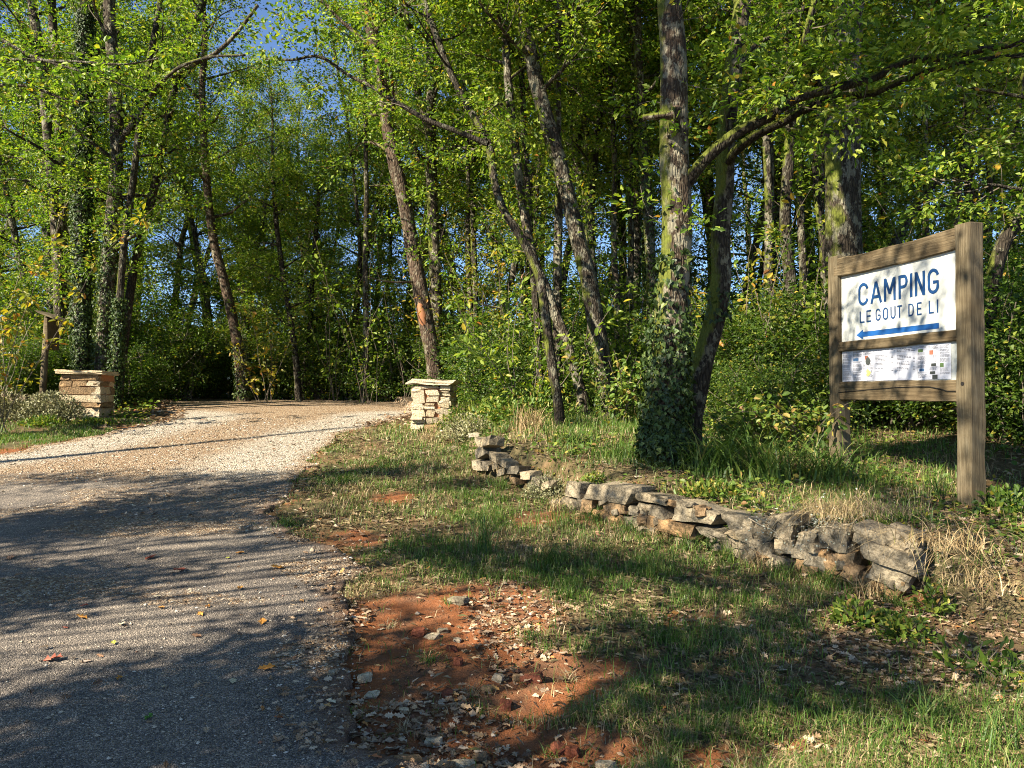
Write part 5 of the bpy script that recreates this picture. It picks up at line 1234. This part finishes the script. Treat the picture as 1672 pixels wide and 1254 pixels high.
for (zx, zy, w_, h_, m, word) in SN:
    px, py = 480 + zx * .335, 860 + zy * .335; p = G(px, py + h_ * .10); sw = w_ * .335 * p[1] / FPX; shh = h_ * .335 * p[1] / FPX
    z = float(surf(p[0], p[1]))
    where = WH[0] if zy < 520 else WH[1] if zy < 900 else WH[2]
    sidew = 'left' if zx < 620 else 'centre' if zx < 950 else 'right'
    o = stone('stone', None, (sw, max(sw * .75, .02), max(shh * .9, .016)), (p[0], p[1], z + shh * .22), (rng.normal() * .12, rng.normal() * .12, rng.random() * .8 - .4), m, 2, .55, .09)
    tag(o, f'{word} stone lying {where}, {sidew} side', 'stone', 'stones on the red soil')

# --- single fallen leaves on the asphalt
LV = [(86, 1082, .13, 'leaf_red', 'large curled rust-red leaf on the asphalt at far left'), (436, 1095, .11, 'leaf_orange', 'bright orange leaf in the shade near the soil edge'), (194, 1114, .06, 'leaf_orange', 'small dull orange leaf right of the large red leaf'), (243, 1177, .06, 'leaf_green', 'lone fresh green leaf on the shaded asphalt'), (540, 1149, .065, 'leaf_cream', 'cream leaf on the asphalt corner beside the soil'), (132, 1014, .09, 'leaf_orange', 'flat tan-orange leaf above the large red leaf'), (137, 995, .06, 'leaf_red', 'small red leaf in the dark band at left'), (199, 1025, .07, 'leaf_cream', 'cream leaf left of centre on sunlit asphalt'), (294, 936, .12, 'leaf_red', 'wide reddish leaf cluster lying mid asphalt'), (327, 1008, .07, 'leaf_orange', 'orange leaf, left one of a close pair'), (339, 996, .05, 'leaf_orange', 'orange leaf, right and upright one of a close pair'), (264, 997, .06, 'leaf_orange', 'orange-brown leaf left of the close pair'), (428, 1018, .09, 'leaf_orange', 'orange leaf on sunlit asphalt below the gravel tongue'), (453, 933, .11, 'leaf_orange', 'orange-brown leaf beside the gravel at the grass corner'), (391, 967, .07, 'leaf_orange', 'pale orange leaf between sun and shade band'), (247, 915, .12, 'leaf_red', 'brown-red leaf low in the sunlit strip'), (320, 1042, .07, 'leaf_brown', 'brown leaf in the shade edge mid asphalt'), (380, 1117, .07, 'leaf_cream', 'thin cream leaf on shaded asphalt left of the orange leaf'), (163, 1077, .05, 'leaf_brown', 'small upright brown leaf right of the large red leaf'), (267, 1127, .05, 'leaf_cream', 'small pale leaf above the green leaf'), (185, 1056, .05, 'leaf_yellow', 'small yellow leaf on the sun-shade border'), (106, 1030, .05, 'leaf_red', 'tiny red leaf left of the cream leaf'), (256, 980, .06, 'leaf_cream', 'pale leaf above the orange-brown leaf'), (16, 916, .11, 'leaf_brown', 'brown leaf at the left picture edge'), (372, 914, .05, 'leaf_yellow', 'yellow leaf near the top of the sunlit strip'), (392, 906, .10, 'leaf_orange', 'tan leaf at the upper end of the asphalt')]
for px, py, s, m, lab in LV:
    p = G(px, py); z = float(drive_z(p[0], p[1])); g = np.random.default_rng(int(px * 7 + py)); tv, tf = OAK
    v = (tv - np.array([0, .5, 0])) * np.array([.8, 1, 1]) * s; v[:, 2] += (v[:, 1] ** 2 * 2.6 + np.abs(v[:, 0]) ** 2 * 5) * (1 if g.random() > .3 else .3) + g.normal(size=len(v)) * s * .03; v[:, 2] -= v[:, 2].min() - .004
    a_ = Acc(); a_.add(v, tf); o = obj('fallen_leaf', a_.mesh('fallen_leaf'), MAT[m], None, (p[0], p[1], z + .003)); o.rotation_euler = (g.normal() * .1, g.normal() * .12, g.random() * 6.28)
    tag(o, lab, 'leaf', 'leaves fallen on the asphalt')

# ------------------------------------------------------------------ clumps and single plants
def clump(name, label, cat, px, py, n, h, w, mname, spread=.06, lean=(.4, 1.2), seed=1, group=None, seg=5, Y=None, zoff=0.0, droop=1.0, az=None):
    """a tuft of arching strap leaves"""
    g = np.random.default_rng(seed); p = G(px, py) if Y is None else at(px, py, Y); root_z = float(surf(p[0], p[1])) + zoff if Y is None else p[2]
    acc = Acc(); base = g.normal(size=(n, 3)) * np.array([spread, spread, 0]); a_ = g.random(n) * 6.283 if az is None else az[0] + g.normal(size=n) * az[1]
    d = np.stack([np.cos(a_), np.sin(a_), np.zeros(n)], 1); s = np.stack([-np.sin(a_), np.cos(a_), np.zeros(n)], 1); s = unit(s + .5 * d * g.normal(size=(n, 1)))
    H = h * (.45 + .75 * g.random(n)); le = lean[0] + (lean[1] - lean[0]) * g.random(n); ww = w * (.6 + .8 * g.random(n)); rows = []
    for i in range(seg + 1):
        t = i / seg; c = base + UP * (H * (t - .45 * droop * le * t ** 2.4))[:, None] + d * (H * le * t ** 1.7 * .9)[:, None]; wd = (ww * (1 - t ** 2.2) + .0006)[:, None]
        rows += [c - s * wd / 2, c + s * wd / 2]
    v = np.stack(rows, 1).reshape(-1, 3); k = 2 * (seg + 1); o = (np.arange(n) * k)[:, None]
    fs = [np.array([[2 * i, 2 * i + 1, 2 * i + 3, 2 * i + 2]]) + o for i in range(seg)]
    acc.add(v, fs); ob = obj(name, acc.mesh(name), MAT[mname], None, (p[0], p[1], root_z - .01)); tag(ob, label, cat, group); return ob
SG = 'strap-leaved clumps behind the wall'
clump('sedge_clump', 'large arching strap-leaved clump between mossy oak and sign', 'plant', 1165, 775, 190, .66, .014, 'tall_grass', .16, (.5, 1.3), 1, SG)
clump('sedge_clump', 'strap-leaved clump in the middle behind the wall, left of sign post', 'plant', 1255, 782, 190, .68, .014, 'tall_grass', .17, (.5, 1.4), 2, SG)
clump('sedge_clump', 'strap-leaved clump at the foot of the left sign post', 'plant', 1345, 785, 150, .60, .013, 'tall_grass', .15, (.5, 1.4), 3, SG)
clump('sedge_clump', 'small upright strap-leaved tuft beside the ivy-clad oak base', 'plant', 1120, 765, 60, .30, .009, 'tall_grass', .10, (.4, 1.2), 4, SG)
clump('sedge_clump', 'spiky tuft left of the right sign post base', 'plant', 1535, 815, 26, .30, .008, 'tall_grass', .05, (.2, .9), 5, SG)
TG = 'tall grass tufts on the verge'
clump('grass_tuft', 'tall upright grass tuft in the middle of the verge', 'grass tuft', 790, 905, 60, .42, .007, 'tall_grass', .06, (.1, .75), 6, TG)
clump('grass_tuft', 'low spreading dark tuft right of the tall upright tuft', 'grass tuft', 905, 915, 110, .24, .006, 'tall_grass', .08, (.5, 1.3), 7, TG)
clump('grass_tuft', 'green tuft right of the low spreading dark tuft', 'grass tuft', 985, 905, 70, .18, .005, 'tall_grass', .10, (.4, 1.2), 8, TG)
clump('grass_tuft', 'dark green tuft growing out of the gravel edge', 'grass tuft', 468, 858, 110, .16, .006, 'tall_grass', .07, (.4, 1.2), 9, TG)
clump('grass_tuft', 'grass tuft at the drive edge above the gravel tuft', 'grass tuft', 560, 790, 140, .17, .007, 'tall_grass', .12, (.4, 1.2), 10, TG)
clump('grass_tuft', 'sunlit tuft in the grass right of the soil patch', 'grass tuft', 1300, 1020, 70, .15, .005, 'tall_grass', .06, (.3, 1.2), 11, TG)
clump('grass_tuft', 'bluish broad-bladed tuft at the lower right', 'grass tuft', 1510, 1170, 60, .20, .007, 'tall_grass', .05, (.4, 1.2), 12, TG)
clump('grass_tuft', 'bright tuft in the bottom right corner', 'grass tuft', 1640, 1225, 70, .20, .006, 'tall_grass', .07, (.3, 1.1), 13, TG)
clump('grass_tuft', 'small tuft standing alone in the red soil', 'grass tuft', 805, 1010, 34, .10, .004, 'straw', .05, (.4, 1.2), 14, TG)
clump('grass_tuft', 'tuft at the bottom edge right of the white stone', 'grass tuft', 1240, 1190, 60, .14, .005, 'tall_grass', .06, (.4, 1.2), 15, TG)
clump('grass_tuft', 'leafy tuft at the bottom edge left of the corner tuft', 'grass tuft', 1385, 1205, 60, .13, .006, 'tall_grass', .10, (.4, 1.2), 16, TG)
clump('grass_tuft', 'dark tuft below the middle of the verge', 'grass tuft', 1080, 1010, 60, .14, .005, 'tall_grass', .10, (.4, 1.2), 17, TG)
clump('grass_tuft', 'yellow-green grass clump behind the right pillar', 'grass tuft', 800, 690, 300, .6, .014, 'bright_grass', .2, (.5, 1.4), 18, TG)
clump('grass_tuft', 'tall hay-coloured clump left of the thin dark trunk', 'grass tuft', 868, 705, 200, .48, .010, 'straw', .11, (.3, 1.0), 19, TG)
clump('grass_tuft', 'green tuft at the foot of the thin dark trunk', 'grass tuft', 930, 725, 160, .30, .009, 'tall_grass', .10, (.4, 1.2), 20, TG)
clump('grass_tuft', 'green tuft left of the ivy-clad oak base', 'grass tuft', 1015, 745, 160, .28, .008, 'tall_grass', .14, (.4, 1.2), 21, TG)
clump('grass_tuft', 'dry tuft in front of the right pillar', 'grass tuft', 700, 722, 200, .22, .009, 'straw', .10, (.4, 1.3), 22, TG)
for i, (px, py, m_) in enumerate(sorted([(640, 1015, 'straw'), (700, 1075, 'tall_grass'), (870, 1040, 'tall_grass'), (930, 1100, 'straw'), (770, 1120, 'straw'), (960, 1160, 'tall_grass'), (660, 1170, 'straw'), (900, 1210, 'tall_grass'), (730, 975, 'tall_grass')])):
    clump('grass_tuft', ORD[i] + ' from left of the thin little tufts in the red soil, ' + ('dry' if m_ == 'straw' else 'green'), 'grass tuft', px, py, 36, .08 + .03 * (i % 3), .0035, m_, .022, (.4, 1.4), 140 + i, 'little tufts in the red soil')
# dry hanging straw over the wall
DG = 'dry tufts hanging over the wall'
clump('dry_grass', 'big brown tangle of dry stems hanging over the wall', 'dry plant', 1362, 838, 360, .34, .0035, 'straw', .13, (.4, 1.9), 31, DG, 7, wall_at(1362)[1] + .12, 0, 2.0, (-2.4, 1.5))
clump('dry_grass', 'dark dry cushion on top of the wall right of the hanging tangle', 'dry plant', 1440, 835, 300, .17, .003, 'dry_stem', .16, (.4, 1.3), 32, DG, 5, wall_at(1440)[1] + .3, 0, 1.4)
clump('dry_grass', 'pale straw clump falling down the bank at the wall end', 'dry plant', 1545, 890, 190, .30, .0045, 'straw', .15, (.3, 1.9), 33, DG, 7, 5.0, 0, 1.8, (-2.2, 1.4))
clump('dry_grass', 'straw-coloured tuft lower on the bank right of the wall end', 'dry plant', 1600, 950, 100, .24, .0045, 'straw', .14, (.3, 1.9), 34, DG, 6, 4.8, 0, 1.8, (-2.2, 1.6))
clump('dry_grass', 'dry brown tuft at the far end of the wall', 'dry plant', 845, 770, 160, .20, .005, 'straw', .13, (.4, 1.3), 35, DG)

def cushion(name, label, cat, px, py, Y, rx, rz, n, mname, L, seed, tpl=LEAF2, stems=0, group=None, ry=None):
    """a rounded mass of small leaves on thin stems"""
    g = np.random.default_rng(seed); p = at(px, py, Y); gz = float(surf(p[0], p[1])); acc = Acc(); ry = ry or rx
    d = unit(g.normal(size=(n, 3))); d[:, 2] = np.abs(d[:, 2]); rr = g.random(n) ** .45 * (0.72 + .4 * vnoise(d[:, 0] * 3 + 9, d[:, 1] * 3 + d[:, 2] * 2, seed))
    P = d * rr[:, None] * np.array([rx, ry, rz]); D = unit(d + g.normal(size=(n, 3)) * .7 + UP * .3); N = unit(d + UP * .5 + g.normal(size=(n, 3)) * .5); ll = L * (.6 + .8 * g.random(n))
    root = empty(name, (p[0], p[1], gz)); add_leaves(acc, P, D, N, ll, ll * .55, tpl); obj('foliage', acc.mesh(name), MAT[mname], root)
    st = Acc()
    for i in range(stems or 12):
        e = d[i] * np.array([rx, ry, rz]) * .9; tube(st, np.array([e * 0.02 - UP * .05, e * .5 + g.normal(size=3) * .02, e]), np.array([.006, .004, .002]), 4, 0, 0, False)
    obj('stems', st.mesh('stems'), MAT['twig'], root); tag(root, label, cat, group); return root
cushion('thyme_cushion', 'grey-green thyme cushion on the wall left of the big top slab', 'plant', 898, 775, wall_at(898)[1] + .1, .34, .26, 3200, 'thyme', .022, 1)
cushion('thyme_cushion', 'thyme cushion covering the low wall beside the left pillar', 'plant', 80, 660, 14.58, .80, .60, 6000, 'thyme', .05, 2, ry=.35)
cushion('thyme_cushion', 'thyme cushion on the low wall at the left picture edge', 'plant', -5, 660, 14.58, .9, .58, 6000, 'thyme', .05, 3, ry=.35)
cushion('weed_patch', 'leafy green weeds at the foot of the left low wall', 'plant', 70, 690, 14.2, .45, .20, 700, 'herb_leaf', .06, 4, LEAF4, ry=.3)
cushion('weed_patch', 'bright weeds at the foot of the left pillar', 'plant', 155, 690, 14.4, .55, .14, 700, 'herb_leaf', .05, 5, LEAF4, ry=.25)
cushion('weed_patch', 'weeds and stems against the right pillar base', 'plant', 748, 700, 13.3, .34, .36, 1200, 'herb_leaf', .045, 6, LEAF2, ry=.25)
cushion('weed_patch', 'pale green bush of herbs left of the stone heap', 'plant', 765, 712, 12.0, .45, .42, 1800, 'thyme', .04, 7)
cushion('weed_patch', 'yellow-green weeds behind the stone heap', 'plant', 860, 690, 12.4, .9, .5, 2600, 'herb_leaf', .07, 8, LEAF4, ry=.5)
cushion('weed_patch', 'strawberry leaves on the terrace above the big wall slab', 'plant', 1165, 805, 7.1, .35, .12, 600, 'herb_leaf', .05, 9, LEAF4)
cushion('weed_patch', 'ivy tuft growing from the wall foot', 'plant', 1172, 890, wall_at(1172)[1] - .06, .13, .12, 260, 'ivy_leaf', .05, 10, IVY)
cushion('weed_patch', 'ivy leaves in the wall joint beside the triangular slab', 'plant', 1110, 835, wall_at(1110)[1] - .02, .10, .14, 160, 'ivy_leaf', .045, 11, IVY)
cushion('weed_patch', 'bright seedlings at the wall end on the bank', 'plant', 1520, 905, 5.05, .12, .28, 160, 'herb_leaf', .05, 12, LEAF4)
cushion('weed_patch', 'green herb patch below the wall end', 'plant', 1400, 1010, 4.9, .20, .15, 260, 'herb_leaf', .05, 13, LEAF4)
cushion('weed_patch', 'fern-like green plant right of the herb patch', 'plant', 1465, 1035, 4.75, .20, .15, 420, 'herb_leaf', .04, 14, LEAF4)
cushion('weed_patch', 'broad-leaved bramble creeping on the lower right bank', 'plant', 1590, 1090, 4.3, .34, .13, 70, 'shrub_leaf', .06, 15, LEAF4)
cushion('weed_patch', 'broad-leaved bramble at the right picture edge on the bank', 'plant', 1655, 1130, 4.1, .24, .12, 55, 'shrub_leaf', .06, 16, LEAF4)
cushion('weed_patch', 'dark leafy weeds right of the sign post base', 'plant', 1668, 835, 6.4, .5, .24, 700, 'shrub_leaf', .05, 17, LEAF4)
cushion('weed_patch', 'trailing green leaves on top of the wall left of sign post', 'plant', 1460, 815, 6.1, .5, .06, 300, 'shrub_leaf', .04, 18, LEAF4)

gw = np.random.default_rng(61)
for i, px in enumerate([835, 925, 985, 1040, 1085, 1140, 1195, 1245, 1290, 1350, 1420, 1470]):
    w0 = wall_at(px); lab = ORD[i] + ' from left of the grassy tufts along the foot of the wall'; q = np.array([w0[0] - .10, w0[1] - .16]); ppx = 836 + q[0] / q[1] * FPX
    gz_ = float(surf(q[0], q[1])); ppy = 650 + (1.6 - gz_) / q[1] * FPX
    clump('grass_tuft', lab, 'grass tuft', ppx, ppy, 70, .17 + .08 * gw.random(), .006, ['tall_grass', 'straw', 'tall_grass'][i % 3], .05, (.3, 1.4), 100 + i, 'tufts along the wall foot')
for i, px in enumerate([955, 1070, 1130, 1210, 1265, 1300]):
    w0 = wall_at(px); y_ = w0[1] + .10
    cushion('weed_patch', ORD[i] + ' from left of the small herb cushions on the wall top', 'plant', 836 + (w0[0] + .12) / y_ * FPX, 800, y_, .21, .12, 420, ['herb_leaf', 'thyme', 'ivy_leaf'][i % 3], .035, 70 + i, LEAF4, 8, 'herb cushions on the wall top')
cushion('ivy_patch', 'ivy spreading over the ground round the large oak base', 'plant', 1085, 735, 8.05, .40, .09, 420, 'ivy_leaf', .05, 44, IVY)
def arching(label, px, py, Y, n, reach, mname, L, seed, name='bramble', per=10, tpl=LEAF4, up=.8, az=None, wood='twig'):
    """arching canes with leaves along them"""
    g = np.random.default_rng(seed); p = at(px, py, Y); gz = float(surf(p[0], Y)); root = empty(name, (p[0], Y, gz)); st = Acc(); A, B = [], []; acc = Acc()
    for i in range(n):
        a_ = g.random() * 6.283 if az is None else az[0] + g.normal() * az[1]; d = unit(np.array([math.cos(a_) * .6, math.sin(a_) * .6, up])); P, _ = walk(g, g.normal(size=3) * np.array([.1, .1, 0]), d, reach * (.6 + .6 * g.random()), 9, .10, -.10 if up < 1.2 else -.02)
        tube(st, P, np.linspace(.009, .003, 10), 4, 0, 0, False)
        for k in range(2, 9): 
            for _ in range(2):
                A.append(P[k]); B.append(P[k] + g.normal(size=3) * .10)
    if per: leaf_spray(acc, A, B, per, g, L, .05, tpl); obj('foliage', acc.mesh('foliage'), MAT[mname], root)
    obj('canes', st.mesh('canes'), MAT[wood], root); tag(root, label, 'plant'); return root
arching('bramble arching in sunlight left of the left sign post', 1320, 720, 8.6, 12, 1.2, 'herb_leaf', .075, 1, per=5)
arching('bramble mound right of the mossy oak base', 1225, 715, 9.2, 12, .9, 'herb_leaf', .07, 2, per=5)
arching('silvery branching dry plant on the wall top beside the hanging tangle', 1320, 840, wall_at(1320)[1] + .15, 26, .34, 'silver_plant', .016, 3, 'silver_plant', 5, LEAF2, .9, None, 'pale_twig')
arching('yellowing leafy sapling at the left picture edge', -10, 560, 13.0, 12, 4.6, 'yellow_leaf', .11, 4, 'sapling', 9, LEAF4, 1.8)
arching('bare pale stems fanning out at the left edge', 2, 640, 15.6, 9, 2.6, 'yellow_leaf', .05, 5, 'bare_shrub', 0, LEAF4, 1.7, None, 'pale_twig')
arching('yellow-leaved sapling in front of the pale leaning trunk', 430, 650, 19.6, 7, 2.6, 'yellow_leaf', .11, 6, 'sapling', 4, LEAF4, 1.7)
arching('orange-tinged sapling behind the right pillar tree', 742, 650, 17.4, 8, 3.6, 'yellow_leaf', .11, 7, 'sapling', 4, LEAF4, 2.0)
arching('leafy sapling with sunlit leaves behind the thin dark trunk', 860, 650, 12.6, 9, 2.2, 'oak_leaf', .10, 8, 'sapling', 6, LEAF4, 1.9)
arching('leafy sapling at the foot of the thick leaning oak', 1010, 680, 11.8, 9, 1.3, 'herb_leaf', .08, 9, 'sapling', 6, LEAF4, 1.5)

for i, (px, Y, h_) in enumerate([(600, 18.5, 4.2), (665, 19.5, 4.8), (780, 15.5, 3.6), (835, 16.5, 4.6), (925, 14.2, 3.4), (1035, 13.6, 3.6), (1080, 15.0, 4.4), (1235, 11.8, 3.0), (1300, 13.0, 3.8), (1350, 10.6, 2.6), (1460, 12.0, 3.6), (1640, 11.0, 3.4), (545, 20.5, 4.0), (305, 20.8, 3.6)]):
    arching(ORD[i] + ' from left of the slender leafy saplings between the trunks' if False else 'slender leafy sapling, ' + ['right of the drive end', 'left of the oak behind the right pillar', 'right of the right pillar', 'left of the narrow dark stem', 'left of the thick leaning oak base', 'left of the ivied slim trunk', 'behind the ivy-clad oak', 'right of the mossy oak', 'left of the massive oak', 'in front of the massive oak', 'behind the sign board', 'right of the right sign post', 'at the middle of the drive end', 'at the left of the drive end'][i], px, 650, Y, 6, h_, ['oak_leaf', 'far_leaf', 'oak_leaf', 'yellow_leaf'][i % 4], .10, 40 + i, 'sapling', 5, LEAF4, 2.6)['group'] = 'saplings between the trunks'

# sunlit oak sprays reaching in from the tree left of the drive
tsp = Tree(500); o = np.array([at(-60, 300, 14.0)[0] - 1.0, 14.0, 0]); o[2] = float(height(o[0], o[1])); root = empty('oak_tree', tuple(o))
P = np.array([(0, 0, -.3), (.05, 0, 2), (0.1, .1, 4), (0.0, .1, 7.5), (-.2, .2, 10)]); tsp.trunk(P, [.13, .12, .11, .09, .04], 12)
for pts in ([(-40, 60), (60, 95), (160, 125), (235, 150)], [(-40, 150), (40, 140), (120, 165), (200, 160)], [(-30, 110), (100, 100), (200, 105), (262, 95)]):
    Q = np.array([tsp.P[int(len(tsp.P) * .5)]] + [at(px, py, 13.6) - o for px, py in pts]); tsp.twig_line(Q, np.linspace(.04, .012, len(Q)), 9, .42, 4, .35)
tsp.crown(.75, 5, 1.0, 4, .6, 4)
tsp.finish('edge', root, MAT['bark_lichen'], MAT['oak_leaf'], 10, .10, .10, LEAF4)
tag(root, 'oak standing at the left edge, sunlit leaf sprays reaching over the lawn', 'tree', 'trees of the wood')
print('all done', sum(len(m.loops) - 2 * len(m.polygons) for m in bpy.data.meshes))
